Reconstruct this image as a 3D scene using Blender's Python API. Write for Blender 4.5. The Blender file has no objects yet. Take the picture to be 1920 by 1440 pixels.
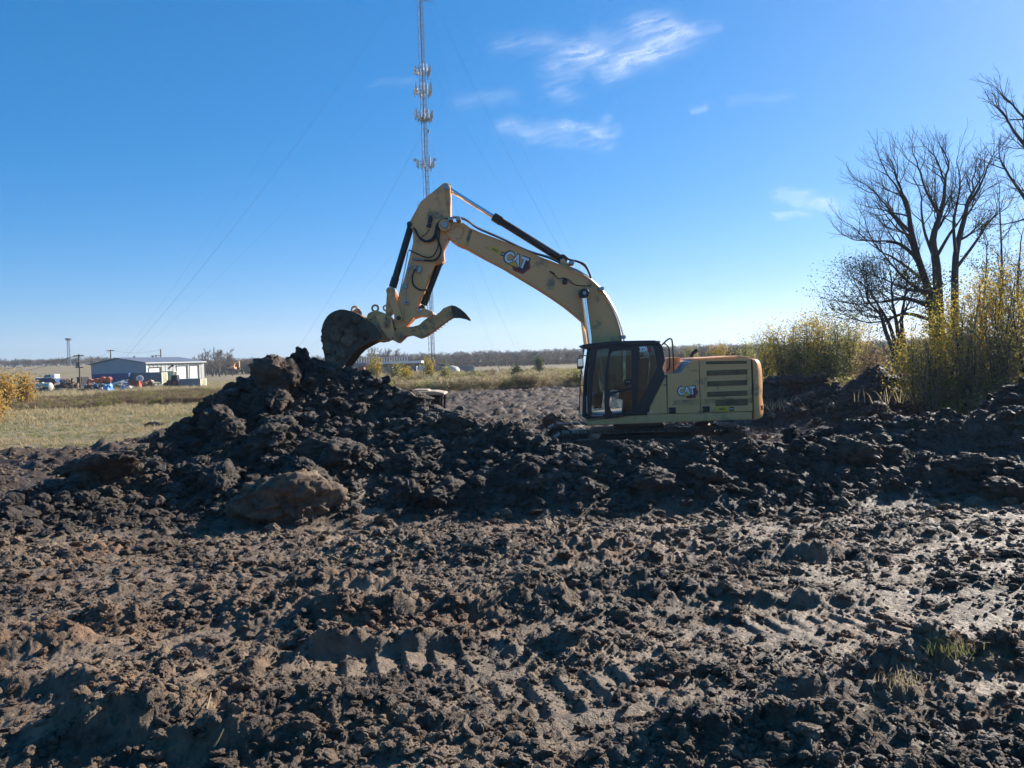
import bpy, math, random
import numpy as np
from mathutils import Vector, Matrix, Euler

random.seed(7)
RNG = np.random.default_rng(11)
R = math.radians
scene = bpy.context.scene
COL = scene.collection

# ------------------------------------------------------------------ camera
EYE = 1.65
PITCH, ROLL, FPX = R(1.91), R(1.70), 1440.0
_f = Vector((0, math.cos(PITCH), -math.sin(PITCH)))
_u0 = Vector((0, math.sin(PITCH), math.cos(PITCH)))
_r0 = Vector((1, 0, 0))
CR = _r0 * math.cos(ROLL) - _u0 * math.sin(ROLL)
CU = _r0 * math.sin(ROLL) + _u0 * math.cos(ROLL)
cam_data = bpy.data.cameras.new('camera')
cam_data.sensor_width = 36.0
cam_data.lens = 36.0 * FPX / 1920.0
cam_data.clip_start = 0.05
cam_data.clip_end = 60000.0
cam = bpy.data.objects.new('camera', cam_data)
_m = Matrix((CR, CU, -_f)).transposed().to_4x4()
_m.translation = Vector((0, 0, EYE))
cam.matrix_world = _m
COL.objects.link(cam)
scene.camera = cam

# ------------------------------------------------------------------ sky and sun
SUN_AZ, SUN_EL = R(51.0), R(27.0)      # azimuth clockwise from +Y (the view direction)
world = bpy.data.worlds.new('World')
scene.world = world
world.use_nodes = True
nt = world.node_tree
nt.nodes.clear()
wo = nt.nodes.new('ShaderNodeOutputWorld')
bg = nt.nodes.new('ShaderNodeBackground')
sky = nt.nodes.new('ShaderNodeTexSky')
sky.sky_type = 'NISHITA'
sky.sun_disc = False
sky.sun_elevation = SUN_EL
sky.sun_rotation = SUN_AZ
sky.altitude = 0.0
sky.air_density = 0.8
sky.dust_density = 0.33
sky.ozone_density = 10.0
hsv = nt.nodes.new('ShaderNodeHueSaturation')
hsv.inputs['Saturation'].default_value = 1.40
gam = nt.nodes.new('ShaderNodeGamma')
gam.inputs['Gamma'].default_value = 0.66
nt.links.new(sky.outputs[0], gam.inputs['Color'])
nt.links.new(gam.outputs[0], hsv.inputs['Color'])
bg.inputs['Strength'].default_value = 0.134
nt.links.new(hsv.outputs[0], bg.inputs['Color'])
nt.links.new(bg.outputs[0], wo.inputs['Surface'])

sun_data = bpy.data.lights.new('sun', 'SUN')
sun_data.energy = 5.0
sun_data.angle = R(0.53)
sun_data.color = (1.0, 0.93, 0.82)
sun = bpy.data.objects.new('sun', sun_data)
sdir = Vector((math.sin(SUN_AZ) * math.cos(SUN_EL), math.cos(SUN_AZ) * math.cos(SUN_EL), math.sin(SUN_EL)))
sun.rotation_euler = sdir.to_track_quat('Z', 'Y').to_euler()
sun.location = sdir * 200
COL.objects.link(sun)

vs = scene.view_settings
vs.view_transform = 'Standard'
vs.look = 'None'
vs.gamma = 1.0
vs.exposure = 1.05
vs.use_curve_mapping = False

cy = scene.cycles
cy.max_bounces = 6; cy.diffuse_bounces = 3; cy.glossy_bounces = 3; cy.transmission_bounces = 6; cy.transparent_max_bounces = 24; cy.volume_bounces = 0
cy.use_adaptive_sampling = True; cy.adaptive_threshold = 0.02
cy.caustics_reflective = False; cy.caustics_refractive = False
# ------------------------------------------------------------------ geometry helpers
def ray(u, v):
    return _f + CR * ((u - 960) / FPX) + CU * ((720 - v) / FPX)
def W(u, v, Y):
    """point of the place seen at photograph pixel (u, v) that stands Y metres ahead"""
    d = ray(u, v)
    return Vector((0, 0, EYE)) + d * (Y / d.y)

class MB:
    """collects shapes; build() links them as ONE mesh object"""
    def __init__(s): s.v, s.f = [], []
    def add(s, vs, fs):
        o = len(s.v); s.v += [tuple(p) for p in vs]; s.f += [tuple(i + o for i in f) for f in fs]; return s
    def box(s, c, d, rot=None):
        hx, hy, hz = d[0] / 2, d[1] / 2, d[2] / 2
        P = [Vector((x, y, z)) for x in (-hx, hx) for y in (-hy, hy) for z in (-hz, hz)]
        if rot is not None: P = [rot @ p for p in P]
        c = Vector(c)
        return s.add([p + c for p in P], [(0, 1, 3, 2), (4, 6, 7, 5), (0, 4, 5, 1), (2, 3, 7, 6), (0, 2, 6, 4), (1, 5, 7, 3)])
    def prism(s, poly, y0, y1):
        """poly: list of (x, z); extruded from y0 to y1"""
        n = len(poly)
        a = sum(poly[i][0] * poly[(i + 1) % n][1] - poly[(i + 1) % n][0] * poly[i][1] for i in range(n))
        if a < 0: poly = poly[::-1]
        vs = [(x, y0, z) for x, z in poly] + [(x, y1, z) for x, z in poly]
        fs = [tuple(range(n)), tuple(range(2 * n - 1, n - 1, -1))]
        fs += [(i, i + n, (i + 1) % n + n, (i + 1) % n) for i in range(n)]
        return s.add(vs, fs)
    def loft(s, rings, caps=True, closed=True):
        n = len(rings[0]); o = len(s.v)
        for r in rings: s.v += [tuple(p) for p in r]
        for k in range(len(rings) - 1):
            a, b = o + k * n, o + (k + 1) * n
            for i in range(n if closed else n - 1):
                j = (i + 1) % n
                s.f.append((a + i, a + j, b + j, b + i))
        if caps:
            s.f.append(tuple(range(o + n - 1, o - 1, -1)))
            e = o + (len(rings) - 1) * n
            s.f.append(tuple(range(e, e + n)))
        return s
    def cyl(s, a, b, r, n=14, r2=None):
        a, b = Vector(a), Vector(b); r2 = r if r2 is None else r2
        d = (b - a).normalized()
        t = d.orthogonal().normalized(); w = d.cross(t)
        ring = lambda c, q: [c + t * (q * math.cos(2 * math.pi * i / n)) + w * (q * math.sin(2 * math.pi * i / n)) for i in range(n)]
        return s.loft([ring(a, r), ring(b, r2)])
    def tube(s, pts, r, n=8, taper=None):
        pts = [Vector(p) for p in pts]; rings = []
        t = None
        for i, p in enumerate(pts):
            d = (pts[min(i + 1, len(pts) - 1)] - pts[max(i - 1, 0)]).normalized()
            if t is None: t = d.orthogonal().normalized()
            t = (t - d * t.dot(d)).normalized(); w = d.cross(t)
            q = r if taper is None else r * (1 + (taper - 1) * i / (len(pts) - 1))
            rings.append([p + t * (q * math.cos(2 * math.pi * k / n)) + w * (q * math.sin(2 * math.pi * k / n)) for k in range(n)])
        return s.loft(rings)
    def lathe(s, axis0, axis1, prof, n=20):
        """prof: (t along the axis, radius)"""
        a, b = Vector(axis0), Vector(axis1); d = (b - a)
        dn = d.normalized(); t = dn.orthogonal().normalized(); w = dn.cross(t)
        return s.loft([[a + d * q + t * (r * math.cos(2 * math.pi * i / n)) + w * (r * math.sin(2 * math.pi * i / n)) for i in range(n)] for q, r in prof])
    def mesh(s, name, mat, origin=(0, 0, 0), smooth=False):
        me = bpy.data.meshes.new(name)
        o = Vector(origin)
        me.from_pydata([tuple(Vector(p) - o) for p in s.v], [], s.f)
        me.update()
        if mat: me.materials.append(mat)
        if smooth:
            me.polygons.foreach_set('use_smooth', [True] * len(me.polygons))
        return me
    def build(s, name, mat, parent=None, bevel=0, smooth=False, origin=None):
        if origin is None:
            origin = root_origin(parent) if parent is not None else (0, 0, 0)
        me = s.mesh(name, mat, origin, smooth)
        ob = bpy.data.objects.new(name, me)
        COL.objects.link(ob)
        if parent is not None: ob.parent = parent
        else: ob.location = origin
        if bevel:
            m = ob.modifiers.new('edge', 'BEVEL'); m.width = bevel; m.segments = 2; m.limit_method = 'ANGLE'; m.angle_limit = R(38)
            m.harden_normals = False
        if smooth: soft(ob)
        return ob
def soft(ob, ang=40):
    """smooth shading that keeps sharp edges"""
    me = ob.data
    me.polygons.foreach_set('use_smooth', [True] * len(me.polygons))
    try: me.set_sharp_from_angle(angle=R(ang))
    except Exception: pass
def root_origin(o):
    while o.parent is not None: o = o.parent
    return Vector(o.location)
def tag(o, label, cat=None, group=None, kind=None):
    o['label'] = label
    if cat: o['category'] = cat
    if group: o['group'] = group
    if kind: o['kind'] = kind
    return o
def thing(name, label, cat, loc, group=None):
    o = bpy.data.objects.new(name, None); COL.objects.link(o)
    o.location = loc; o.empty_display_size = 0.2
    return tag(o, label, cat, group)
def np_mesh(name, V, F, mat=None, smooth=True):
    """fast mesh from arrays; F is (n,3) or (n,4)"""
    me = bpy.data.meshes.new(name)
    V = np.ascontiguousarray(V, dtype=np.float32); F = np.ascontiguousarray(F, dtype=np.int32)
    me.vertices.add(len(V)); me.vertices.foreach_set('co', V.ravel())
    k = F.shape[1]
    me.loops.add(F.size); me.loops.foreach_set('vertex_index', F.ravel())
    me.polygons.add(len(F))
    me.polygons.foreach_set('loop_start', np.arange(0, F.size, k, dtype=np.int32))
    me.polygons.foreach_set('use_smooth', np.full(len(F), smooth))
    me.update(calc_edges=True)
    if mat: me.materials.append(mat)
    return me

# ------------------------------------------------------------------ noise in numpy
_GA = (np.arange(256) * (2 * np.pi / 256)).astype(np.float32); _GC, _GS = np.cos(_GA), np.sin(_GA)
def _u32(a): return np.asarray(a).astype(np.int32).view(np.uint32)
def _hash(ix, iy, iz, seed):
    with np.errstate(over='ignore'):
        h = _u32(ix) * np.uint32(374761393) + _u32(iy) * np.uint32(668265263) + _u32(iz) * np.uint32(2147483647) + np.uint32((seed * 974634777) & 0xffffffff)
        h = (h ^ (h >> np.uint32(13))) * np.uint32(1274126177)
        h = (h ^ (h >> np.uint32(16))) * np.uint32(2246822519)
        return h ^ (h >> np.uint32(15))
def noise2(x, y, seed=0):
    x = np.asarray(x, np.float32); y = np.asarray(y, np.float32)
    ix, iy = np.floor(x), np.floor(y); fx, fy = x - ix, y - iy
    ux, uy = fx * fx * (3 - 2 * fx), fy * fy * (3 - 2 * fy)
    ix = ix.astype(np.int32); iy = iy.astype(np.int32); z = np.int32(0)
    def g(dx, dy):
        a = _hash(ix + np.int32(dx), iy + np.int32(dy), z, seed) >> np.uint32(24)
        return _GC[a] * (fx - dx) + _GS[a] * (fy - dy)
    a = g(0, 0); b = g(1, 0); c = g(0, 1); d = g(1, 1)
    p = a + (b - a) * ux; q = c + (d - c) * ux
    return (p + (q - p) * uy) * np.float32(1.5)
def fbm2(x, y, seed=0, octaves=4, gain=0.5, ridged=False):
    s = 0; a = 1.0; t = 0
    for o in range(octaves):
        n = noise2(x * 2 ** o + 17.3 * o, y * 2 ** o - 9.1 * o, seed + o)
        s = s + a * ((1 - np.abs(n) * 2) if ridged else n); t += a; a *= gain
    return s / t
def worley(x, y, seed=0):
    """F1 and a random number per cell"""
    x = np.asarray(x, np.float32); y = np.asarray(y, np.float32)
    ix, iy = np.floor(x).astype(np.int32), np.floor(y).astype(np.int32)
    f1 = np.full(x.shape, 99.0, np.float32); rid = np.zeros(x.shape, np.float32)
    z = np.int32(0)
    for dx in (-1, 0, 1):
        for dy in (-1, 0, 1):
            cx, cy = ix + np.int32(dx), iy + np.int32(dy)
            h = _hash(cx, cy, z, seed)
            px = cx + (h & np.uint32(2047)).astype(np.float32) * np.float32(1 / 2048); py = cy + ((h >> np.uint32(11)) & np.uint32(2047)).astype(np.float32) * np.float32(1 / 2048)
            d = (x - px) ** 2 + (y - py) ** 2
            new = d < f1
            rid = np.where(new, (h >> np.uint32(22)).astype(np.float32) * np.float32(1 / 1024), rid); f1 = np.where(new, d, f1)
    return np.sqrt(f1), None, rid
def noise3(p, seed=0):
    x, y, z = p[:, 0], p[:, 1], p[:, 2]
    i = np.floor(p); f = p - i; u = f * f * (3 - 2 * f)
    def g(a, b, c): return (_hash(i[:, 0] + a, i[:, 1] + b, i[:, 2] + c, seed) / 2147483648.0) - 1
    r = 0
    for a in (0, 1):
        for b in (0, 1):
            for c in (0, 1):
                r = r + g(a, b, c) * (u[:, 0] if a else 1 - u[:, 0]) * (u[:, 1] if b else 1 - u[:, 1]) * (u[:, 2] if c else 1 - u[:, 2])
    return r
def sstep(a, b, x):
    t = np.clip((x - a) / (b - a), 0, 1); return t * t * (3 - 2 * t)

# ------------------------------------------------------------------ materials
def nodes_of(m):
    m.use_nodes = True
    return m.node_tree, m.node_tree.nodes['Principled BSDF']
def paint(name, col, rough=0.5, metal=0.0, var=0.12, scale=6.0, bump=0.0, bscale=60.0, dirt=None, dirt_amt=0.4, spec=0.5):
    """procedural surface: base colour with blotchy variation, optional dirt patches and fine relief"""
    m = bpy.data.materials.new(name); t, b = nodes_of(m)
    geo = t.nodes.new('ShaderNodeNewGeometry')
    n = t.nodes.new('ShaderNodeTexNoise'); n.inputs['Scale'].default_value = scale; n.inputs['Detail'].default_value = 6
    t.links.new(geo.outputs['Position'], n.inputs['Vector'])
    mx = t.nodes.new('ShaderNodeMix'); mx.data_type = 'RGBA'
    mx.inputs[6].default_value = tuple(min(1, c * (1 - var)) for c in col) + (1,)
    mx.inputs[7].default_value = tuple(min(1, c * (1 + var)) for c in col) + (1,)
    t.links.new(n.outputs[0], mx.inputs['Factor'])
    out = mx.outputs[2]
    if dirt:
        n2 = t.nodes.new('ShaderNodeTexNoise'); n2.inputs['Scale'].default_value = scale * 0.6; n2.inputs['Detail'].default_value = 8; n2.inputs['Roughness'].default_value = 0.7
        t.links.new(geo.outputs['Position'], n2.inputs['Vector'])
        rp = t.nodes.new('ShaderNodeValToRGB'); rp.color_ramp.elements[0].position = 0.62 - dirt_amt * 0.3; rp.color_ramp.elements[1].position = 0.72 - dirt_amt * 0.2
        t.links.new(n2.outputs[0], rp.inputs[0])
        m2 = t.nodes.new('ShaderNodeMix'); m2.data_type = 'RGBA'
        t.links.new(rp.outputs[0], m2.inputs['Factor']); t.links.new(out, m2.inputs[6]); m2.inputs[7].default_value = tuple(dirt) + (1,)
        out = m2.outputs[2]
    t.links.new(out, b.inputs['Base Color'])
    b.inputs['Roughness'].default_value = rough; b.inputs['Metallic'].default_value = metal
    b.inputs['Specular IOR Level'].default_value = spec
    if bump:
        n3 = t.nodes.new('ShaderNodeTexNoise'); n3.inputs['Scale'].default_value = bscale; n3.inputs['Detail'].default_value = 4
        t.links.new(geo.outputs['Position'], n3.inputs['Vector'])
        bp = t.nodes.new('ShaderNodeBump'); bp.inputs['Strength'].default_value = bump; bp.inputs['Distance'].default_value = 0.02
        t.links.new(n3.outputs[0], bp.inputs['Height']); t.links.new(bp.outputs[0], b.inputs['Normal'])
    return m
def leafmat(name, cols, rough=0.6, trans=0.35, scale=0.9):
    """leaf / twig colour that varies from clump to clump"""
    m = bpy.data.materials.new(name); t, b = nodes_of(m)
    geo = t.nodes.new('ShaderNodeNewGeometry')
    n = t.nodes.new('ShaderNodeTexNoise'); n.inputs['Scale'].default_value = scale; n.inputs['Detail'].default_value = 5; n.inputs['Roughness'].default_value = 0.75
    t.links.new(geo.outputs['Position'], n.inputs['Vector'])
    ad = t.nodes.new('ShaderNodeMath'); ad.operation = 'MULTIPLY_ADD'; ad.inputs[1].default_value = 0.35; ad.inputs[2].default_value = -0.17
    t.links.new(geo.outputs['Random Per Island'], ad.inputs[0])
    sm = t.nodes.new('ShaderNodeMath'); sm.operation = 'ADD'
    t.links.new(n.outputs[0], sm.inputs[0]); t.links.new(ad.outputs[0], sm.inputs[1])
    rp = t.nodes.new('ShaderNodeValToRGB')
    el = rp.color_ramp.elements
    while len(el) < len(cols): el.new(0.5)
    for i, c in enumerate(cols):
        el[i].position = 0.3 + 0.4 * i / max(1, len(cols) - 1); el[i].color = tuple(c) + (1,)
    t.links.new(sm.outputs[0], rp.inputs[0]); t.links.new(rp.outputs[0], b.inputs['Base Color'])
    b.inputs['Roughness'].default_value = rough
    b.inputs['Specular IOR Level'].default_value = 0.25
    if trans:
        tr = t.nodes.new('ShaderNodeBsdfTranslucent'); t.links.new(rp.outputs[0], tr.inputs[0])
        ms = t.nodes.new('ShaderNodeMixShader'); ms.inputs[0].default_value = trans
        t.links.new(b.outputs[0], ms.inputs[1]); t.links.new(tr.outputs[0], ms.inputs[2])
        t.links.new(ms.outputs[0], t.nodes['Material Output'].inputs[0])
    return m

# ------------------------------------------------------------------ scattering (only for uncountable stuff)
def scatter(name, pts, scl, rot, idx, protos, label):
    """one object: prototypes instanced on points; protos is a list of meshes"""
    col = bpy.data.collections.new(name + '_pieces')
    for i, me in enumerate(protos):
        o = bpy.data.objects.new('%s_piece_%02d' % (name, i), me); col.objects.link(o)
    me = bpy.data.meshes.new(name)
    n = len(pts)
    me.vertices.add(n); me.vertices.foreach_set('co', np.ascontiguousarray(pts, dtype=np.float32).ravel())
    a = me.attributes.new('scl', 'FLOAT_VECTOR', 'POINT'); a.data.foreach_set('vector', np.ascontiguousarray(scl, dtype=np.float32).ravel())
    a = me.attributes.new('rot', 'FLOAT_VECTOR', 'POINT'); a.data.foreach_set('vector', np.ascontiguousarray(rot, dtype=np.float32).ravel())
    a = me.attributes.new('idx', 'INT', 'POINT'); a.data.foreach_set('value', np.ascontiguousarray(idx, dtype=np.int32))
    me.update()
    ob = bpy.data.objects.new(name, me); COL.objects.link(ob)
    g = bpy.data.node_groups.new(name + '_scatter', 'GeometryNodeTree')
    g.interface.new_socket('Geometry', in_out='INPUT', socket_type='NodeSocketGeometry')
    g.interface.new_socket('Geometry', in_out='OUTPUT', socket_type='NodeSocketGeometry')
    gi = g.nodes.new('NodeGroupInput'); go = g.nodes.new('NodeGroupOutput')
    ci = g.nodes.new('GeometryNodeCollectionInfo'); ci.inputs['Collection'].default_value = col
    ci.inputs['Separate Children'].default_value = True; ci.inputs['Reset Children'].default_value = True
    ip = g.nodes.new('GeometryNodeInstanceOnPoints'); ip.inputs['Pick Instance'].default_value = True
    def na(nm, ty):
        q = g.nodes.new('GeometryNodeInputNamedAttribute'); q.data_type = ty; q.inputs['Name'].default_value = nm; return q.outputs[0]
    g.links.new(gi.outputs[0], ip.inputs['Points']); g.links.new(ci.outputs[0], ip.inputs['Instance'])
    g.links.new(na('idx', 'INT'), ip.inputs['Instance Index'])
    g.links.new(na('rot', 'FLOAT_VECTOR'), ip.inputs['Rotation']); g.links.new(na('scl', 'FLOAT_VECTOR'), ip.inputs['Scale'])
    g.links.new(ip.outputs[0], go.inputs[0])
    md = ob.modifiers.new('scatter', 'NODES'); md.node_group = g
    ob['kind'] = 'stuff'; ob['label'] = label
    return ob
# ------------------------------------------------------------------ thin cirrus, sheets of ice cloud at 3 km
def cloudmat():
    m = bpy.data.materials.new('cirrus'); m.use_nodes = True; t = m.node_tree; t.nodes.clear()
    out = t.nodes.new('ShaderNodeOutputMaterial'); at = t.nodes.new('ShaderNodeAttribute'); at.attribute_name = 'cover'
    tr = t.nodes.new('ShaderNodeBsdfTransparent'); df = t.nodes.new('ShaderNodeBsdfDiffuse'); tl = t.nodes.new('ShaderNodeBsdfTranslucent')
    for n in (df, tl): n.inputs[0].default_value = (0.95, 0.95, 0.95, 1)
    m1 = t.nodes.new('ShaderNodeMixShader'); m1.inputs[0].default_value = 0.85
    t.links.new(df.outputs[0], m1.inputs[1]); t.links.new(tl.outputs[0], m1.inputs[2])
    m2 = t.nodes.new('ShaderNodeMixShader'); t.links.new(at.outputs['Fac'], m2.inputs[0])
    t.links.new(tr.outputs[0], m2.inputs[1]); t.links.new(m1.outputs[0], m2.inputs[2]); t.links.new(m2.outputs[0], out.inputs[0])
    return m
CIRRUS = cloudmat()
def cloud(label, strokes, pad=48, alt=3000.0, step=2.0, seed=1):
    """strokes: (points (u, v), half width, strength); the sheet lies level at its own altitude"""
    P = np.array([p for s in strokes for p in s[0]], float)
    u0, v0 = P.min(0) - pad; u1, v1 = P.max(0) + pad
    us = np.arange(u0, u1, step); vs_ = np.arange(v0, v1, step)
    U, V_ = np.meshgrid(us, vs_)
    wu = U + 13 * fbm2(U / 60, V_ / 34, seed, 4) + 3 * fbm2(U / 16, V_ / 11, seed + 7, 3)
    wv = V_ + 9 * fbm2(U / 60, V_ / 34, seed + 20, 4) + 2.5 * fbm2(U / 16, V_ / 11, seed + 27, 3)
    D = np.zeros_like(U)
    for pts, hw, am in strokes:
        best = np.full(U.shape, 9e9); pts = np.array(pts, float)
        for a, b in zip(pts[:-1], pts[1:]):
            ab = b - a; q = np.clip(((wu - a[0]) * ab[0] + (wv - a[1]) * ab[1]) / (ab @ ab), 0, 1)
            best = np.minimum(best, np.hypot(wu - a[0] - q * ab[0], (wv - a[1] - q * ab[1]) * 1.35))
        D = 1 - (1 - D) * (1 - 0.46 * am * np.exp(-(best / (hw * 1.7)) ** 2))
    fil = fbm2(wu / 46 + wv / 60, wv / 8 + wu / 26, seed + 40, 5, 0.6)
    D = D * np.clip(0.75 + 1.25 * fil + 0.35 * fbm2(U / 50, V_ / 30, seed + 60, 4), 0.05, 1.3)
    edge = np.minimum(np.minimum(U - u0, u1 - U), np.minimum(V_ - v0, v1 - V_)) / (pad * 0.6)
    D = np.clip(D * np.clip(edge, 0, 1), 0, 0.6)
    c = np.array([ray(float(a), float(b))[:] for a, b in ((u0, v0), (u1, v0), (u0, v1))])
    fu = (U - u0) / (u1 - u0); fv = (V_ - v0) / (v1 - v0)
    d = c[0] + fu[..., None] * (c[1] - c[0]) + fv[..., None] * (c[2] - c[0])
    p = d * (alt / d[..., 2:3])
    n, m = U.shape; idx = np.arange(n * m).reshape(n, m)
    F = np.stack([idx[:-1, :-1], idx[:-1, 1:], idx[1:, 1:], idx[1:, :-1]], -1).reshape(-1, 4)
    F = F[D.reshape(-1)[F].max(1) > 0.004]
    used, inv = np.unique(F, return_inverse=True)
    V3 = p.reshape(-1, 3)[used]; o3 = V3.mean(0)
    me = np_mesh('cirrus_cloud', V3 - o3, inv.reshape(F.shape), CIRRUS)
    at = me.attributes.new('cover', 'FLOAT', 'POINT'); at.data.foreach_set('value', D.reshape(-1)[used].astype(np.float32))
    o = bpy.data.objects.new('cirrus_cloud', me); o.location = tuple(o3); COL.objects.link(o)
    return tag(o, label, 'cloud')
cloud('largest torn white cirrus wisp high above the boom', [([(940, 84), (1010, 76), (1060, 84), (1110, 95)], 13, .26), ([(1200, 52), (1235, 42), (1285, 64), (1250, 82), (1225, 95)], 17, .62), ([(1245, 80), (1190, 110), (1140, 138)], 14, .50),
    ([(1155, 112), (1100, 90), (1060, 108), (1040, 122)], 15, .36), ([(1095, 112), (1075, 140), (1042, 168), (1065, 180)], 12, .30), ([(1290, 62), (1345, 46)], 8, .22), ([(1120, 60), (1150, 75)], 12, .2), ([(1110, 110), (1200, 100)], 22, .22)], seed=3)
cloud('lens-shaped cirrus streak midway between tower and tree', [([(950, 236), (1005, 240), (1060, 238)], 11, .34), ([(1060, 236), (1105, 240), (1130, 251), (1155, 246)], 7, .55), ([(990, 256), (1060, 262), (1140, 272)], 11, .22), ([(1128, 240), (1140, 222)], 5, .3)], seed=11)
cloud('short bright cirrus fleck beside the top of the bare tree', [([(1462, 366), (1505, 369), (1535, 374), (1565, 386)], 9, .50), ([(1495, 380), (1560, 386)], 8, .3)], seed=21)
cloud('smallest bright cirrus dash just under the fleck by the tree', [([(1456, 403), (1485, 399), (1512, 401)], 5.5, .5)], pad=22, seed=31)
cloud('faint cirrus smear just beside the tower antennas', [([(860, 190), (905, 184), (955, 180)], 11, .17)], seed=41)
cloud('tiny round cirrus puff alone in the open sky', [([(1302, 208), (1322, 205)], 5, .35)], pad=20, seed=51)
cloud('faint long cirrus thread high over the saplings side', [([(1370, 190), (1420, 184), (1470, 182)], 7, .13)], seed=61)
cloud('faint cirrus film across the guy wires near the tower', [([(700, 156), (745, 152), (780, 154)], 6, .12)], pad=24, seed=71)
# ------------------------------------------------------------------ terrain
ZF = -1.30                                   # level of the plain beyond the spoil
def horizon_v(u):                            # image row of eye level at column u
    return 720 - FPX * math.tan(PITCH) / math.cos(ROLL) - (u - 960) * math.tan(ROLL)
def ridge_table(rows):
    """rows: (u, v of crest, Y crest, Y front foot, metres from crest to back foot)"""
    out = []
    for u, v, yc, yf, yb in rows:
        p = W(u, v, yc); out.append((p.x / p.y, p.z, yc, yf, yc + yb))
    return np.array(sorted(out))
HEAP = ridge_table([(-260, 1010, 10.6, 9.8, 1.0), (-60, 975, 11.2, 10.2, 1.2), (20, 950, 11.9, 10.6, 1.6), (130, 905, 13.0, 11.2, 2.2), (240, 858, 14.2, 11.8, 2.6), (330, 808, 15.2, 12.2, 3.2),
    (400, 755, 16.2, 12.4, 4), (470, 708, 17.1, 12.4, 4.4), (520, 682, 17.6, 12.3, 5), (580, 672, 17.8, 12.3, 5.2), (640, 684, 17.9, 12.4, 5.2),
    (700, 718, 17.6, 12.5, 4.2), (760, 741, 17.2, 12.6, 3.4), (850, 776, 16.4, 12.7, 3.0), (930, 806, 15.6, 12.7, 2.4), (1010, 830, 14.9, 12.6, 2.0),
    (1100, 842, 14.5, 12.5, 1.8), (1250, 840, 14.4, 12.4, 1.8), (1400, 845, 14.4, 12.4, 1.8), (1500, 834, 14.4, 12.5, 2.0), (1620, 828, 14.4, 12.6, 2.0),
    (1665, 842, 14.2, 12.8, 1.8), (1760, 866, 13.8, 12.6, 1.4), (1860, 885, 13.4, 12.4, 1.2), (1960, 900, 13.0, 12.2, 1.0), (2200, 930, 12.6, 12, 1)])
FARB = ridge_table([(1400, 735, 31, 29, 2), (1440, 704, 31, 27.5, 3), (1500, 706, 31, 27, 3), (1560, 722, 30, 26.5, 3), (1605, 715, 29.5, 25.5, 3), (1650, 684, 29, 25, 3.5),
    (1700, 706, 28, 24, 3), (1760, 738, 26, 22.5, 2.5), (1830, 765, 24, 21, 2)])
EDGE = ridge_table([(1800, 790, 18.5, 17.5, 1.2), (1850, 752, 18, 15.5, 2.2), (1900, 722, 18, 15, 2.6), (1960, 705, 18, 15, 3), (2150, 700, 18, 15, 3), (2300, 760, 18, 16, 2)])
BANK = ridge_table([(1470, 812, 17.6, 16.6, 1.2), (1560, 797, 17.2, 15.4, 1.6), (1650, 788, 16.8, 14.6, 2.4), (1760, 783, 16.4, 14.2, 2.4), (1900, 786, 16, 13.8, 2.4), (2050, 800, 15.6, 13.8, 2)])
GRASS = [(-400, 24), (0, 28), (160, 29), (280, 33), (340, 38), (420, 46), (700, 64), (830, 68), (1090, 79), (1400, 80), (1470, 36), (1700, 31), (1800, 25), (1920, 23.5), (2300, 23)]
_ga = np.array([(u - 960) / FPX for u, _ in GRASS]); _gy = np.array([y for _, y in GRASS])

def base_z(x, y):
    a = x / np.maximum(y, 0.5)
    z = -1.12 * np.clip((y - 3.6) / 9.4, 0, 1) + (ZF + 1.12) * sstep(12, 19, y)
    # the plain rises gently far off, more so towards the road embankment on the left
    z = z + 5.0 * sstep(330, 900, y) + 14 * sstep(900, 2600, y)
    z = z + 5.5 * sstep(190, 420, y) * sstep(-0.40, -0.55, a)
    return z
def ridge_z(T, a, y, zb, p_front=0.92):
    zc = np.interp(a, T[:, 0], T[:, 1], left=-99, right=-99)
    yc = np.interp(a, T[:, 0], T[:, 2]); yf = np.interp(a, T[:, 0], T[:, 3]); yb = np.interp(a, T[:, 0], T[:, 4])
    t = np.clip((y - yf) / (yc - yf), 0, 1)
    s = np.clip((yb - y) / (yb - yc), 0, 1)
    prof = np.where(y <= yc, t ** p_front * (1 - 0.18 * np.sin(np.pi * t)), s * s * (3 - 2 * s))
    z = zb + np.maximum(zc - zb, 0) * prof
    return np.where(zc > -50, z, -99)
_bk = W(648, 692, 21.2)
def macro(x, y):
    """broad ground level, which ridge it belongs to (0 ground, 1 heap, 2 berm, 3 far berm, 4 edge mound, 5 bank)"""
    a = x / np.maximum(y, 0.5)
    zb = base_z(x, y)
    w = fbm2(x * 0.55, y * 0.55, 3, 3) * 0.5
    k = (y > 6) & (y < 40)
    aw = a + np.where(k, w / np.maximum(y, 3) * 0.35, 0)
    h = ridge_z(HEAP, aw, y + w * 0.7, zb)
    # the top of the heap where the bucket bites in
    d = np.hypot((x - _bk.x) / 1.5, (y - _bk.y) / 2.2)
    h = np.maximum(h, zb + (_bk.z - 0.10 - zb) * np.exp(-d ** 2.4))
    z = zb.copy(); rid = np.zeros(z.shape, np.int8)
    sp = 0.045
    for T, i in ((None, 1), (FARB, 3), (EDGE, 4), (BANK, 5)):
        q = h if T is None else ridge_z(T, aw, y + w * 0.5, zb)
        if i == 1: ii = np.where(a < sp, 1, 2)
        else: ii = i
        up = q > np.maximum(z, zb + 0.05)
        rid = np.where(up, ii, rid); z = np.maximum(z, q)
    return z, rid, zb
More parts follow.
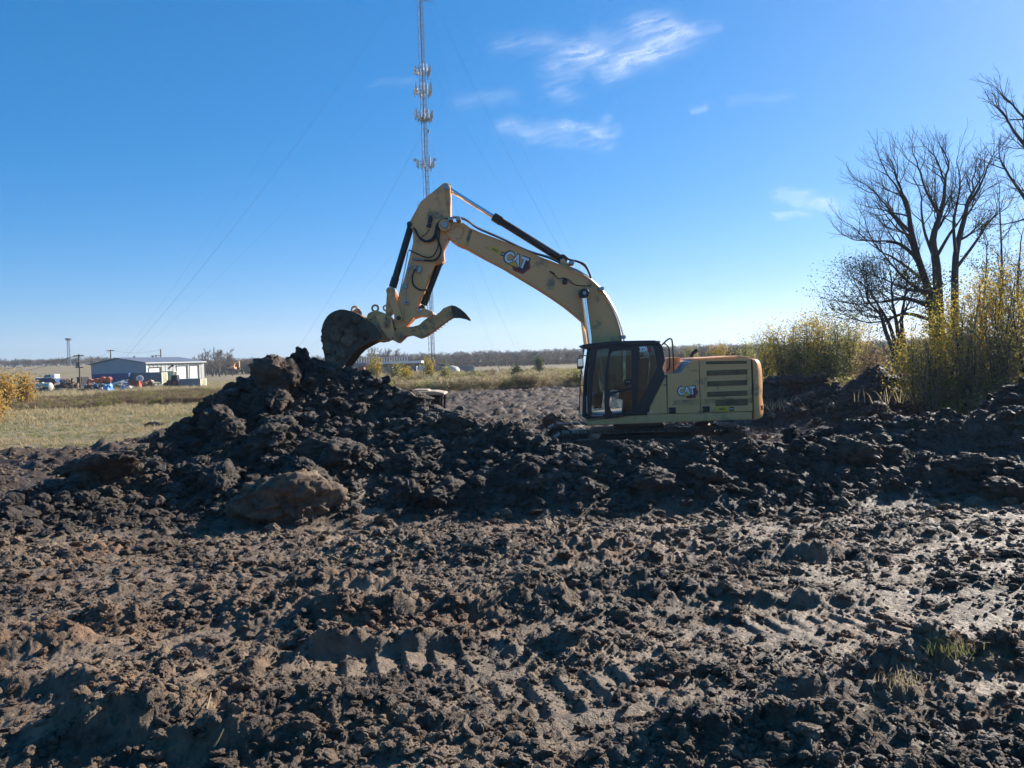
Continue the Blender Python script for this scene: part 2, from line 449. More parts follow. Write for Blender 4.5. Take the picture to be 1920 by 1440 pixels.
# ridges of churned mud in the foreground: u, v, half-length, half-depth, height (m), skew
def flat_at(u, v):
    """point of the bare slope (no relief) seen at a pixel"""
    Y = 5.0
    for _ in range(30):
        Y = 0.5 * Y + 0.5 * (EYE + 1.12 * min(max((Y - 3.6) / 9.4, 0), 1)) * FPX / (v - horizon_v(u))
    return W(u, v, Y)
LUMPS = [(1060, 1050, 1.15, .22, .17, .1), (820, 1045, .9, .22, .15, -.1), (1180, 1020, 1.0, .2, .12, 0), (760, 1175, .75, .16, .15, .1), (930, 1165, .65, .17, .17, 0), (1090, 1125, .8, .16, .15, 0),
    (640, 1110, .45, .15, .13, 0), (420, 1165, .35, .14, .12, .2), (560, 1165, .4, .13, .12, 0), (860, 1240, .7, .14, .14, .1), (700, 1235, .5, .14, .13, .1), (330, 1330, .35, .12, .10, 0),
    (240, 1400, .30, .13, .15, .1), (420, 1420, .3, .1, .08, 0), (560, 1375, .35, .1, .10, .1), (1270, 1140, .4, .14, .13, 0), (1360, 1130, .22, .12, .15, 0), (1480, 1060, .45, .13, .16, 0),
    (1790, 1262, .42, .12, .16, .1), (1880, 1250, .25, .12, .14, 0), (1420, 1415, .45, .10, .12, .05), (1550, 1400, .25, .1, .10, 0), (1100, 1330, .3, .1, .08, 0), (200, 1190, .25, .13, .12, 0),
    (110, 1190, .25, .1, .08, 0), (640, 1020, .5, .15, .1, 0), (250, 1040, .5, .2, .10, .1), (1700, 1010, .5, .16, .10, 0), (1500, 1140, .5, .12, .07, 0), (980, 1290, .5, .1, .07, .1),
    (120, 1320, .35, .1, .09, 0), (60, 1230, .3, .12, .1, 0), (1640, 1330, .35, .1, .07, 0), (1250, 1270, .4, .1, .07, 0)]
_L = []
for u, v, a_, b_, h_, sk in LUMPS:
    p = flat_at(u, v); k_ = 1.25 * p.y / (EYE * FPX / (v - horizon_v(u))); _L.append((p.x, p.y, a_ * k_, b_ * k_, h_ * 1.25, sk))
# machine track prints: start, end (u, v), width, pitch, depth
PRINTS = []
for u0, v0, u1, v1, wd, pit, dp in [(655, 1035, 690, 962, .62, .17, .05), (420, 1040, 440, 985, .5, .16, .035), (1180, 1395, 900, 1230, .65, .19, .045), (1980, 1010, 1560, 1075, .6, .17, .04),
                                    (1960, 1120, 1640, 1160, .6, .17, .035), (520, 1270, 330, 1190, .55, .18, .03), (1250, 1040, 1560, 985, .6, .18, .03), (330, 1300, 900, 1245, .5, .17, .05), (930, 1318, 1330, 1275, .5, .17, .05), (60, 1120, 520, 1075, .55, .18, .045), (1330, 1200, 1750, 1165, .5, .17, .04)]:
    q = []
    for u, v in ((u0, v0), (u1, v1)):
        q.append(flat_at(u, v))
    PRINTS.append((q[0].x, q[0].y, q[1].x, q[1].y, wd, pit, dp))

def clod_bump(x, y, size, seed, density, hgt=0.5):
    wx = noise2(x / size * 1.7, y / size * 1.7, seed + 50) * 0.35; wy = noise2(x / size * 1.7 + 40, y / size * 1.7, seed + 51) * 0.35
    f1, f2, rid = worley(x / size + wx, y / size + wy, seed)
    on = rid < density
    rr = np.mod(rid * 37.7, 1.0)
    d = np.clip(1 - f1 / (0.38 + 0.34 * rr), 0, 1)
    return np.where(on, size * hgt * (0.35 + 0.65 * rr) * d ** 0.75, 0)
def relief(x, y, rid, z, zb):
    """churned surface of the mud; heaps are coarser"""
    a = x / np.maximum(y, 0.5)
    gy = np.interp(a, _ga, _gy) + fbm2(x * 0.25, y * 0.25, 71, 3) * 3.0
    grass = sstep(-0.8, 0.8, y - gy)
    heap = np.clip((z - zb) / 0.45, 0, 1) * (rid > 0)
    mud = 1 - grass
    fade = sstep(95, 45, y)
    dz = fbm2(x * 0.30, y * 0.5, 5, 3) * 0.10 * (1 - 0.6 * grass) * sstep(60, 20, y)
    lump = np.zeros_like(x)
    near = y < 13
    xn, yn = x[near], y[near]; ln = np.zeros_like(xn)
    for lx, ly, la, lb, lh, sk in _L:
        ex = (xn - lx); ey = (yn - ly) - sk * ex
        ln = np.maximum(ln, lh * np.exp(-np.abs(ex / la) ** 3 - (ey / lb) ** 2))
    lump[near] = ln
    lumpw = np.clip(lump / 0.06, 0, 1)
    dz = dz + lump * (0.85 + 0.7 * fbm2(x * 4, y * 4, 8, 4))
    # smooth, smeared patches versus broken ground
    patch = sstep(-0.14, 0.20, fbm2(x * 0.42 + 3, y * 1.15, 9, 4) - 0.01)
    rough = np.clip(np.maximum(np.maximum(patch, heap), lumpw), 0.12, 1) * mud
    stripes = fbm2(x * 0.55 + 0.25 * noise2(x, y, 4), y * 2.1, 12, 4, ridged=True)
    dz = dz + np.clip(stripes - 0.35, 0, 1) ** 1.5 * 0.09 * rough * (1 - 0.5 * heap)
    dz = dz + clod_bump(x, y, 0.24, 21, 0.30, 0.24) * rough * fade
    dz = dz + clod_bump(x + 5, y, 0.105, 22, 0.42, 0.32) * rough * fade
    dz = dz + clod_bump(x, y + 7, 0.05, 23, 0.5, 0.36) * (0.25 + 0.75 * rough) * sstep(26, 15, y) * mud
    fine = fbm2(x * 6, y * 6, 31, 4, 0.6, ridged=True)
    dz = dz + (fine - 0.4) * 0.045 * (0.55 + 0.45 * rough) * mud * sstep(40, 15, y)
    hw = heap
    dz = dz + hw * (clod_bump(x + 3, y + 1, 1.0, 41, 0.5, 0.22) + clod_bump(x, y + 2, 0.42, 42, 0.6, 0.26) - 0.08)
    dz = dz + hw * fbm2(x * 0.9, y * 0.9, 44, 5, 0.6) * 0.26
    wet = np.zeros_like(x)
    for x0, y0, x1, y1, wd, pit, dp in PRINTS:
        L = math.hypot(x1 - x0, y1 - y0); ex, ey = (x1 - x0) / L, (y1 - y0) / L
        s = (x - x0) * ex + (y - y0) * ey; t = -(x - x0) * ey + (y - y0) * ex
        wob = fbm2(x * 1.3, y * 1.3, 90, 2) * 0.15
        inside = sstep(-0.25, 0.15, s) * sstep(L + 0.25, L - 0.15, s) * sstep(wd * 0.5 + 0.06, wd * 0.5 - 0.04, np.abs(t + wob))
        ph = np.mod(s / pit + 0.1 * wob, 1.0)
        saw = np.clip(np.minimum(ph * 5, (1 - ph) * 1.35), 0, 1)
        keep = sstep(-0.35, 0.1, fbm2(x * 2.2, y * 2.2, 91, 3) + 0.05)
        k = inside * keep * (1 - heap) * 0.85
        dz = dz * (1 - k) + k * (dp * (saw - 0.75) + 0.012 * fine)
        wet = np.maximum(wet, inside * keep)
    # far mud: low clods only
    dz = dz + mud * (1 - heap) * (clod_bump(x, y, 0.8, 61, 0.45, 0.34) * sstep(17, 26, y) + fbm2(x * 0.5, y * 1.3, 62, 3, ridged=True) * 0.26 * sstep(16, 30, y) * sstep(120, 70, y))
    dz = dz + grass * fbm2(x * 0.7, y * 0.7, 63, 3) * 0.10 * sstep(150, 60, y)
    # mask of track prints and smooth flats, later coloured paler as if sunlit
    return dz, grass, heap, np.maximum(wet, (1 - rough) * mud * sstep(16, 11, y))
def ground_z(x, y):
    x = np.asarray(x, np.float32); y = np.asarray(y, np.float32)
    z, rid, zb = macro(x, y)
    return z + relief(x, y, rid, z, zb)[0]
def gz(x, y): return float(ground_z(np.array([x]), np.array([y]))[0])

th = np.concatenate([np.radians(np.linspace(-82, -39, 70, endpoint=False)), np.radians(np.linspace(-39, 39, 960, endpoint=False)), np.radians(np.linspace(39, 82, 71))])
rr_ = [2.0]
while rr_[-1] < 6000:
    r = rr_[-1]
    k = 0.0042 if r < 24 else (0.0048 if r < 34 else (0.008 if r < 90 else 0.03))
    rr_.append(r * (1 + k))
rr_ = np.array(rr_)
TH, RR = np.meshgrid(th, rr_)
GX = (RR * np.sin(TH)).astype(np.float32); GY = (RR * np.cos(TH)).astype(np.float32)
gzm, grid_id, gzb = macro(GX, GY)
gdz, ggrass, gheap, gcrust_lit = relief(GX, GY, grid_id, gzm, gzb)
GZ = gzm + gdz
# chunky sideways shift of the heap surface so that lumps overhang a little
nx = fbm2(GX * 2.3, GY * 2.3 + GZ * 3, 80, 3) * 0.10 * gheap; ny = fbm2(GX * 2.3 + 50, GY * 2.3 + GZ * 3, 81, 3) * 0.10 * gheap
PV = np.stack([GX + nx, GY + ny, GZ], -1)

def soilmat(name, k, tint=(1, 1, 1)):
    m = bpy.data.materials.new(name); t, b = nodes_of(m)
    geo = t.nodes.new('ShaderNodeNewGeometry')
    def noise(sc, det=6, ro=0.6, dist=0.0):
        n = t.nodes.new('ShaderNodeTexNoise'); n.inputs['Scale'].default_value = sc; n.inputs['Detail'].default_value = det
        n.inputs['Roughness'].default_value = ro; n.inputs['Distortion'].default_value = dist
        t.links.new(geo.outputs['Position'], n.inputs['Vector']); return n.outputs[0]
    def ramp(src, stops):
        r = t.nodes.new('ShaderNodeValToRGB'); e = r.color_ramp.elements
        while len(e) < len(stops): e.new(0.5)
        for i, (p, c) in enumerate(stops): e[i].position = p; e[i].color = tuple(c) + (1,)
        t.links.new(src, r.inputs[0]); return r.outputs[0]
    def mix(f, a, c, bl='MIX'):
        x = t.nodes.new('ShaderNodeMix'); x.data_type = 'RGBA'; x.blend_type = bl
        if isinstance(f, float): x.inputs[0].default_value = f
        else: t.links.new(f, x.inputs[0])
        for s, k in ((a, 6), (c, 7)):
            if isinstance(s, tuple): x.inputs[k].default_value = s + (1,)
            else: t.links.new(s, x.inputs[k])
        return x.outputs[2]
    def noisec(sc, det, ro, dist=0.0):
        n = t.nodes.new('ShaderNodeTexNoise'); n.inputs['Scale'].default_value = sc; n.inputs['Detail'].default_value = det
        n.inputs['Roughness'].default_value = ro; n.inputs['Distortion'].default_value = dist
        t.links.new(geo.outputs['Position'], n.inputs['Vector'])
        s = t.nodes.new('ShaderNodeSeparateColor'); t.links.new(n.outputs['Color'], s.inputs[0]); return s.outputs
    A = noisec(0.6, 4, 0.65)
    B = noisec(6.0, 4, 0.7)
    broad = ramp(A[0], [(0.34, (0.080 * k * tint[0], 0.057 * k * tint[1], 0.040 * k * tint[2])), (0.5, (0.135 * k * tint[0], 0.096 * k * tint[1], 0.064 * k * tint[2])), (0.64, (0.205 * k * tint[0], 0.150 * k * tint[1], 0.100 * k * tint[2]))])
    lump = ramp(B[0], [(0.34, (0.45, 0.42, 0.40)), (0.52, (0.95, 0.95, 0.95)), (0.70, (1.5, 1.40, 1.25))])
    c = mix(1.0, broad, lump, 'MULTIPLY')
    red = ramp(A[1], [(0.56, (0, 0, 0)), (0.70, (1, 1, 1))])
    c = mix(red, c, mix(1.0, (0.195 * k * tint[0], 0.112 * k * tint[1], 0.062 * k * tint[2]), lump, 'MULTIPLY'))
    # dried, trodden crust, lightened further so the flats look sunlit
    aw = t.nodes.new('ShaderNodeAttribute'); aw.attribute_name = 'wet'  # the 'wet' mask here lightens the colour in place of sunlight
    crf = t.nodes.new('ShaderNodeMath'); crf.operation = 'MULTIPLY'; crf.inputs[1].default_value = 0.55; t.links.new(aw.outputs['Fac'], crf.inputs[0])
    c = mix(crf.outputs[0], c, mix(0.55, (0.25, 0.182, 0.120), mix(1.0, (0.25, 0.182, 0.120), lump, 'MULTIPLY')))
    # soil stripped by the machines beyond the berm is darker
    ad_ = t.nodes.new('ShaderNodeAttribute'); ad_.attribute_name = 'stripped'
    c = mix(ad_.outputs['Fac'], c, mix(1.0, c, (0.47, 0.45, 0.45), 'MULTIPLY'))
    at = t.nodes.new('ShaderNodeAttribute'); at.attribute_name = 'grass'
    gcol = ramp(A[2], [(0.36, (0.14, 0.105, 0.055)), (0.5, (0.19, 0.15, 0.075)), (0.60, (0.12, 0.125, 0.045)), (0.7, (0.21, 0.165, 0.085))])
    far = noisec(0.022, 3, 0.6)
    fcol = ramp(far[0], [(0.38, (0.25, 0.175, 0.105)), (0.48, (0.33, 0.26, 0.155)), (0.56, (0.23, 0.21, 0.10)), (0.64, (0.29, 0.165, 0.09))])
    gcol = mix(0.6, gcol, fcol)
    gcol = mix(0.5, gcol, mix(1.0, gcol, lump, 'MULTIPLY'))
    c = mix(at.outputs['Fac'], c, gcol)
    t.links.new(c, b.inputs['Base Color'])
    ro = ramp(B[1], [(0.36, (0.55,) * 3), (0.62, (0.92,) * 3)])
    ro2 = mix(aw.outputs['Fac'], ro, (0.58, 0.58, 0.58))
    ro3 = mix(at.outputs['Fac'], ro2, (0.9, 0.9, 0.9))
    t.links.new(ro3, b.inputs['Roughness'])
    b.inputs['Specular IOR Level'].default_value = 0.4
    bp = t.nodes.new('ShaderNodeBump'); bp.inputs['Strength'].default_value = 0.9; bp.inputs['Distance'].default_value = 0.05
    t.links.new(noise(26, 5, 0.72), bp.inputs['Height']); t.links.new(bp.outputs[0], b.inputs['Normal'])
    return m
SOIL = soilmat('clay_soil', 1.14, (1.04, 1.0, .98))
SOIL_D = soilmat('shaded_fresh_clay', 0.54, (.96, 1.0, 1.12))  # fresh moist clay, its colour also darkened and blued to give shade

def terrain_piece(name, sel):
    """mesh of the grid cells whose first corner carries one of the ids in sel"""
    n, mcol = GX.shape
    q = np.isin(grid_id[:-1, :-1], sel)
    i, j = np.nonzero(q)
    a = i * mcol + j
    F = np.stack([a, a + 1, a + mcol + 1, a + mcol], -1)
    used, inv = np.unique(F, return_inverse=True)
    V = PV.reshape(-1, 3)[used]
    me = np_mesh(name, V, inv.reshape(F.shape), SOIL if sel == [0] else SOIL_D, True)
    for nm, arr in (('grass', ggrass), ('wet', gcrust_lit), ('stripped', sstep(14, 19, GY))):
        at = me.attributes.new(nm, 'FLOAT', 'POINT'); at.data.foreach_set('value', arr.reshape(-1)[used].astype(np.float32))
    o = bpy.data.objects.new(name, me); COL.objects.link(o)
    return o
o = terrain_piece('ground', [0]); o['kind'] = 'structure'; o['label'] = 'churned brown mud running out to dry grass and fields'
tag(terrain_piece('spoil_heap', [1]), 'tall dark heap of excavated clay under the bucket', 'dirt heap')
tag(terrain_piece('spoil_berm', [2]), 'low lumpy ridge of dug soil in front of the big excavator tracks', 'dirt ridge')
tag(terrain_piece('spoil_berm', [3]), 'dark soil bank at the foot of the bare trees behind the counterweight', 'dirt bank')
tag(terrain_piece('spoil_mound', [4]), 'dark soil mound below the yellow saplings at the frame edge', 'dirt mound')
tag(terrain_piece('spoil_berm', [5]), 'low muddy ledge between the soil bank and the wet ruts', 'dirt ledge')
bg_me = np_mesh('surrounding_ground', np.array([(-9000, -9000, -4.0), (9000, -9000, -4.0), (9000, 9000, -4.0), (-9000, 9000, -4.0)]), np.array([[0, 1, 2, 3]]), paint('field_earth', (0.16, 0.125, 0.07), 0.95, scale=0.02))
o = bpy.data.objects.new('surrounding_ground', bg_me); COL.objects.link(o); o['kind'] = 'structure'
# ------------------------------------------------------------------ clods of soil
def ico(sub):
    import bmesh
    bm = bmesh.new(); bmesh.ops.create_icosphere(bm, subdivisions=sub, radius=1.0)
    V = np.array([v.co[:] for v in bm.verts]); F = np.array([[v.index for v in f.verts] for f in bm.faces]); bm.free()
    return V, F
_ico = {k: ico(k) for k in (2, 3, 4, 5)}
def clod_mesh(name, seed, sub, squash=(1, 1, 0.75), rugged=0.38, mat=None):
    V, F = _ico[sub]; p = V.copy()
    r = 1 + rugged * noise3(p * 1.3 + seed * 7.1, seed)
    # planar breaks: cut the ball with a few random planes
    g = np.random.default_rng(seed)
    for _ in range(4):
        n = g.normal(size=3); n /= np.linalg.norm(n); d = g.uniform(0.55, 0.9)
        h = (p * r[:, None]) @ n
        over = np.maximum(h - d, 0)
        r = r - over * 0.7 / np.maximum(np.linalg.norm(p, axis=1), 0.2) * np.clip((p @ n), 0, 1)
    rg = lambda f, s: 1 - 2 * np.abs(noise3(p * f + seed * 3.3, seed + s))
    w = p + 0.25 * np.stack([noise3(p * 2.5 + 9, seed + 20), noise3(p * 2.5 + 19, seed + 21), noise3(p * 2.5 + 29, seed + 22)], -1)
    r = r + 0.20 * noise3(w * 3.1 + seed, seed + 3) + 0.10 * rg(4.3, 4)
    if sub >= 3: r = r + 0.13 * np.maximum(noise3(w * 7.5 + seed, seed + 5), -0.2) + 0.06 * rg(11, 6)
    if sub >= 4: r = r + 0.07 * np.maximum(noise3(w * 17, seed + 8), -0.3) + 0.035 * rg(26, 9)
    q = p * r[:, None] * np.array(squash)
    return np_mesh(name, q, F, mat or SOIL, sub >= 5)
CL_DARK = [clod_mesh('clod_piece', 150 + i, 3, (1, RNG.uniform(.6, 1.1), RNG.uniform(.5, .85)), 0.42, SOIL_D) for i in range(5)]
CL_SMALL = [clod_mesh('clod_piece', 100 + i, 3, (1, RNG.uniform(.6, 1.1), RNG.uniform(.5, .85)), 0.42) for i in range(9)]
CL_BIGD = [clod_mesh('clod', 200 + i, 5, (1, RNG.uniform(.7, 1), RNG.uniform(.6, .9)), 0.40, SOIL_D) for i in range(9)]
CL_BIG = [clod_mesh('clod', 200 + i, 5, (1, RNG.uniform(.7, 1), RNG.uniform(.6, .9)), 0.40) for i in range(9)]

def surf(x, y):
    z, rid, zb = macro(x, y); dz, gr, hp, wt = relief(x, y, rid, z, zb)
    return z + dz, rid, gr, hp, wt
def near_clods():
    # broken crumbs over the mud, denser where the ground is churned and on the spoil
    N = 300000
    th_ = RNG.uniform(-0.66, 0.66, N); r = 2.6 * (36 / 2.6) ** RNG.uniform(0, 1, N)
    x = (r * np.sin(th_)).astype(np.float32); y = (r * np.cos(th_)).astype(np.float32)
    z, rid, gr, hp, wt = surf(x, y)
    patch = fbm2(x * 0.9, y * 1.5, 300, 3) + 0.4 * fbm2(x * 3, y * 4, 301, 2)
    keep = (RNG.uniform(0, 1, N) < np.clip(0.26 + 0.9 * patch + 0.35 * hp, 0.10, 1)) & (gr < 0.4) & (RNG.uniform(0, 1, N) > 0.55 * wt) & (np.abs(np.hypot(x - EXC_CX, (y - EXC_CY))) > 0)
    x, y, z, hp, r = x[keep], y[keep], z[keep], hp[keep], r[keep]
    n = len(x)
    s = 0.0055 * (1 - RNG.uniform(0, 1, n)) ** -0.60
    s = np.clip(s, 0.0055, 0.04) * (1 + 0.5 * hp) * np.clip((r / 5.5), 0.8, 2.6)
    scl = np.stack([s, s * RNG.uniform(.7, 1.2, n), s * RNG.uniform(.6, 1.0, n)], -1)
    pts = np.stack([x, y, z + s * 0.25], -1)
    rot = np.stack([RNG.uniform(-.6, .6, n), RNG.uniform(-.6, .6, n), RNG.uniform(0, 6.3, n)], -1)
    hs = hp > 0.3
    scatter('soil_crumbs', pts[~hs], scl[~hs], rot[~hs], RNG.integers(0, len(CL_SMALL), (~hs).sum()), CL_SMALL, 'loose crumbs and small clods strewn over the mud')
    scatter('fresh_soil_crumbs', pts[hs], scl[hs], rot[hs], RNG.integers(0, len(CL_DARK), hs.sum()), CL_DARK, 'dark crumbs and small clods covering the spoil')
EXC_CX, EXC_CY = 3.6, 21.4
near_clods()

def clod(x, y, size, k, label, group=None, sq=(1, 1, 1), rz=None, tilt=0.25, sink=0.3, name='soil_clod', mesh=None, z=None):
    o = bpy.data.objects.new(name, mesh or (CL_BIGD if y > 12.2 else CL_BIG)[k % len(CL_BIG)]); COL.objects.link(o)
    zz = gz(x, y) if z is None else z
    o.location = (x, y, zz + size * sq[2] * (0.6 - sink))
    o.scale = (size * sq[0], size * sq[1], size * sq[2])
    o.rotation_euler = (RNG.uniform(-tilt, tilt), RNG.uniform(-tilt, tilt), RNG.uniform(0, 6.3) if rz is None else rz)
    return tag(o, label, 'dirt clod', group)
def on_ground(u, v, y0=2.5, y1=60):
    """first point of the terrain met along the sight line of a pixel"""
    d = ray(u, v); ys = np.concatenate([np.arange(y0, 24, 0.02), np.arange(24, y1, 0.1)]).astype(np.float32)
    x = (d.x / d.y * ys).astype(np.float32); zl = EYE + d.z / d.y * ys
    zt = ground_z(x, ys)
    hit = np.nonzero(zt >= zl)[0]
    i = hit[0] if len(hit) else len(ys) - 1
    return float(x[i]), float(ys[i]), float(zt[i])
def k_big(lab): return lab.startswith('boulder-sized')
# clods that can be told apart in the photograph: u, v, half width (m), stretch, label
NAMED = [
    (545, 945, .62, (1.1, .62, .62), 0, 'boulder-sized clay clod at the foot of the heap, its flank catching the sun', .1),
    (520, 735, .78, (.62, .5, 1.15), 1, 'tall upright slab of clay near the top of the heap', .15),
    (518, 672, .36, (.9, .8, 1.0), 2, 'dark knob of soil crowning the heap, beside the bucket', .2),
    (1215, 915, .46, (1.1, .8, .75), 3, 'broad rounded clay clod on the front of the berm below the cab', .2),
    (1320, 905, .36, (.95, .8, 1.1), 4, 'tall pale-topped clod standing on the berm below the engine panels', .2),
    (1470, 905, .28, (1.1, .9, .8), 5, 'dark clod low on the berm below the counterweight', .2),
    (1600, 860, .42, (1.3, .8, .9), 6, 'large dark block of soil at the far end of the berm', .25),
    (1400, 850, .30, (1.0, .9, .9), 7, 'sun-edged clod on the berm crest under the rear track', .2),
    (1110, 930, .30, (1.1, .8, .8), 8, 'clod half buried at the foot of the berm under the cab front', .2),
    (1040, 795, .42, (1.25, .8, .75), 2, 'wedge of brown soil lying before the front of the near track', .3),
    (290, 800, .42, (1.5, .8, .55), 0, 'flat dark clod at the grass edge beside the heap', .2),
    (180, 890, .55, (1.5, .8, .55), 4, 'long low slab of clay on the tapering tail of the heap', .3),
    (770, 760, .45, (1.1, .8, .8), 5, 'rounded lump of soil on the heap shoulder just before the loader cab', .2),
    (860, 800, .38, (1.1, .8, .9), 1, 'dark lump on the sloping shoulder of the heap behind the berm start', .2),
    (1720, 1185, .075, (.6, .6, 1.5), 6, 'small upright clod standing like a post in the flat mud', .1),
    (1600, 1245, .10, (.9, .8, 1.0), 3, 'squat dark clod beside the tuft of green grass', .2),
    (1830, 880, .38, (1.4, .8, .6), 7, 'smooth dark clod beside the shining wet ruts', .25),
    (1900, 935, .40, (1.4, .9, .6), 8, 'wide rounded clod at the end of the berm by the frame edge', .25),
    (600, 850, .40, (1.1, .8, .8), 6, 'reddish clay lump halfway up the middle of the heap', .25),
    (760, 880, .42, (1.2, .8, .75), 7, 'reddish clay lump on the lower front of the heap', .25),
    (1230, 1120, .10, (1.1, .9, .9), 0, 'smooth rounded clod sitting on the rutted ridge in mid mud', .2),
    (1360, 1105, .13, (1.0, .9, 1.0), 2, 'upright clod on the rutted ridge next to the smooth one', .2),
    (640, 660, .30, (1.0, .9, .9), 3, 'clod wedged under the bucket lip on the heap top', .3),
]
for u, v, s, sq, k, lab, tl in NAMED:
    if k_big(lab):
        x, y, z = on_ground(u, v + 18)
        clod(x, y, .70, k, lab, None, (1.05, .85, .82), R(200), .15, .16, z=z, mesh=clod_mesh('clod', 231, 5, (1, .85, .8), 0.34, SOIL)); continue
    x, y, z = on_ground(u, v)
    sq = tuple(1 + (q - 1) * .6 for q in sq)
    clod(x, y, s * min(1.25, y / 10.5) * .68, k, lab, None, sq, RNG.uniform(-.4, .4), tl, 0.3, z=z)
def many(n, box, smin, smax, label, group, name='soil_clod', hpmin=0.0):
    """box: u range and distance range of the strip of ground"""
    m = n * 30
    y = RNG.uniform(box[2], box[3], m).astype(np.float32); x = (RNG.uniform((box[0] - 960) / FPX, (box[1] - 960) / FPX, m) * y).astype(np.float32)
    zz, rid, gr, hp, wt = surf(x, y)
    ok = np.nonzero((hp >= hpmin) & (gr < .3) & (wt < .4))[0][:n]
    for i in ok:
        s = smin * (smax / smin) ** (RNG.uniform() ** 1.6)
        clod(float(x[i]), float(y[i]), s, int(RNG.integers(0, 9)), label, group, (1.05, RNG.uniform(.75, 1), RNG.uniform(.65, .95)), None, .5, 0.2, z=float(zz[i]), name=name)
many(46, (330, 900, 12.3, 17.9), .08, .22, 'rough clod among the many alike on the face of the tall heap', 'clods on the face of the heap', hpmin=.5)
many(16, (380, 860, 12.6, 17.0), .28, .46, 'large angular slab of clay on the heap, bigger than the clods around it', 'large slabs on the heap', hpmin=.6)
many(40, (930, 1720, 12.4, 14.8), .07, .20, 'rough clod among the many alike along the low berm', 'clods along the berm', hpmin=.5)
many(40, (20, 1900, 5, 11.5), .04, .11, 'loose dark clod among the many alike on the churned mud flat', 'clods on the mud flat')
many(40, (20, 1900, 3.2, 4.4), .025, .06, 'loose clod among the many alike in the nearest strip of mud', 'clods in the nearest mud')
many(24, (1440, 1760, 25, 31), .18, .42, 'dark clod among the many alike on the bank below the bare trees', 'clods on the far bank', hpmin=.4)
# ------------------------------------------------------------------ the big tracked excavator
YS, YC, YFAR = 20.0, 21.4, 22.85               # near side plane, centre line, far side plane
YEL = paint('machine_yellow', (0.86, 0.42, 0.155), 0.40, var=0.06, scale=2.2, dirt=(0.20, 0.15, 0.09), dirt_amt=0.18, spec=0.5)
YEL_D = paint('machine_yellow_dusty', (0.70, 0.35, 0.12), 0.55, var=0.12, scale=3.5, dirt=(0.16, 0.115, 0.07), dirt_amt=0.55)
BLK = paint('machine_black', (0.012, 0.013, 0.015), 0.38, var=0.2, scale=4)
RUB = paint('rubber_hose', (0.016, 0.016, 0.018), 0.55)
STEEL = paint('bare_steel', (0.34, 0.34, 0.34), 0.42, metal=0.8, var=0.1)
CHROME = paint('chrome_rod', (0.85, 0.85, 0.86), 0.12, metal=1.0, var=0.02)
TRACK = paint('track_steel', (0.075, 0.062, 0.05), 0.55, metal=0.35, var=0.35, scale=9, dirt=(0.11, 0.08, 0.055), dirt_amt=0.7, bump=0.4)
DIRTY = paint('muddy_bucket', (0.085, 0.064, 0.045), 0.8, var=0.45, scale=5, dirt=(0.30, 0.185, 0.06), dirt_amt=0.15, bump=0.7, bscale=28)
GRILLE = paint('vent_mesh', (0.085, 0.060, 0.032), 0.7, var=0.25, scale=120)
WHITE = paint('decal_white', (0.80, 0.80, 0.80), 0.4, var=0.02)
RED = paint('decal_red', (0.36, 0.035, 0.025), 0.4, var=0.05)
DECY = paint('decal_yellow', (0.80, 0.46, 0.03), 0.4, var=0.03)
SEATM = paint('seat_fabric', (0.02, 0.021, 0.023), 0.8)
def glassmat(name, tint=(0.72, 0.80, 0.80), refl=1.0):
    m = bpy.data.materials.new(name); m.use_nodes = True; t = m.node_tree; t.nodes.clear()
    out = t.nodes.new('ShaderNodeOutputMaterial'); tr = t.nodes.new('ShaderNodeBsdfTransparent'); gl = t.nodes.new('ShaderNodeBsdfGlossy')
    fr = t.nodes.new('ShaderNodeFresnel'); fr.inputs[0].default_value = 1.52
    tr.inputs[0].default_value = tint + (1,); gl.inputs['Roughness'].default_value = 0.02; gl.inputs[0].default_value = (refl, refl, refl, 1)
    mx = t.nodes.new('ShaderNodeMixShader'); t.links.new(fr.outputs[0], mx.inputs[0]); t.links.new(tr.outputs[0], mx.inputs[1]); t.links.new(gl.outputs[0], mx.inputs[2])
    t.links.new(mx.outputs[0], out.inputs[0]); return m
GLASS = glassmat('cab_glass', (0.62, 0.78, 0.84), 1.0)

def zoomer(u0, v0, s):
    """photograph pixels of an enlarged crop"""
    return lambda pts: [(u0 + x / s, v0 + y / s) for x, y in pts]
Z2, Z3 = zoomer(580, 320, 3.6), zoomer(800, 320, 4.235)
Z1, ZS, ZC, ZB = zoomer(1020, 580, 4.364), zoomer(1180, 640, 7.11), zoomer(1060, 620, 7.2), zoomer(590, 540, 8.0)
def pl(px, Y):
    """pixels -> (x, z) in the upright plane Y metres ahead"""
    return [(p.x, p.z) for p in (W(u, v, Y) for u, v in px)]
def P3(px, Y): return [W(u, v, Y) for u, v in px]
def catmull(pts, n=6):
    pts = [Vector(p) for p in pts]; q = [pts[0] * 2 - pts[1]] + pts + [pts[-1] * 2 - pts[-2]]; out = []
    for i in range(1, len(q) - 2):
        for k in range(n):
            t = k / n
            out.append(0.5 * ((2 * q[i]) + (-q[i - 1] + q[i + 1]) * t + (2 * q[i - 1] - 5 * q[i] + 4 * q[i + 1] - q[i + 2]) * t * t + (-q[i - 1] + 3 * q[i] - 3 * q[i + 1] + q[i + 2]) * t ** 3))
    return out + [pts[-1]]
def smooth_poly(px, n=4):
    return [(p[0], p[1]) for p in catmull([(u, v, 0) for u, v in px], n)]

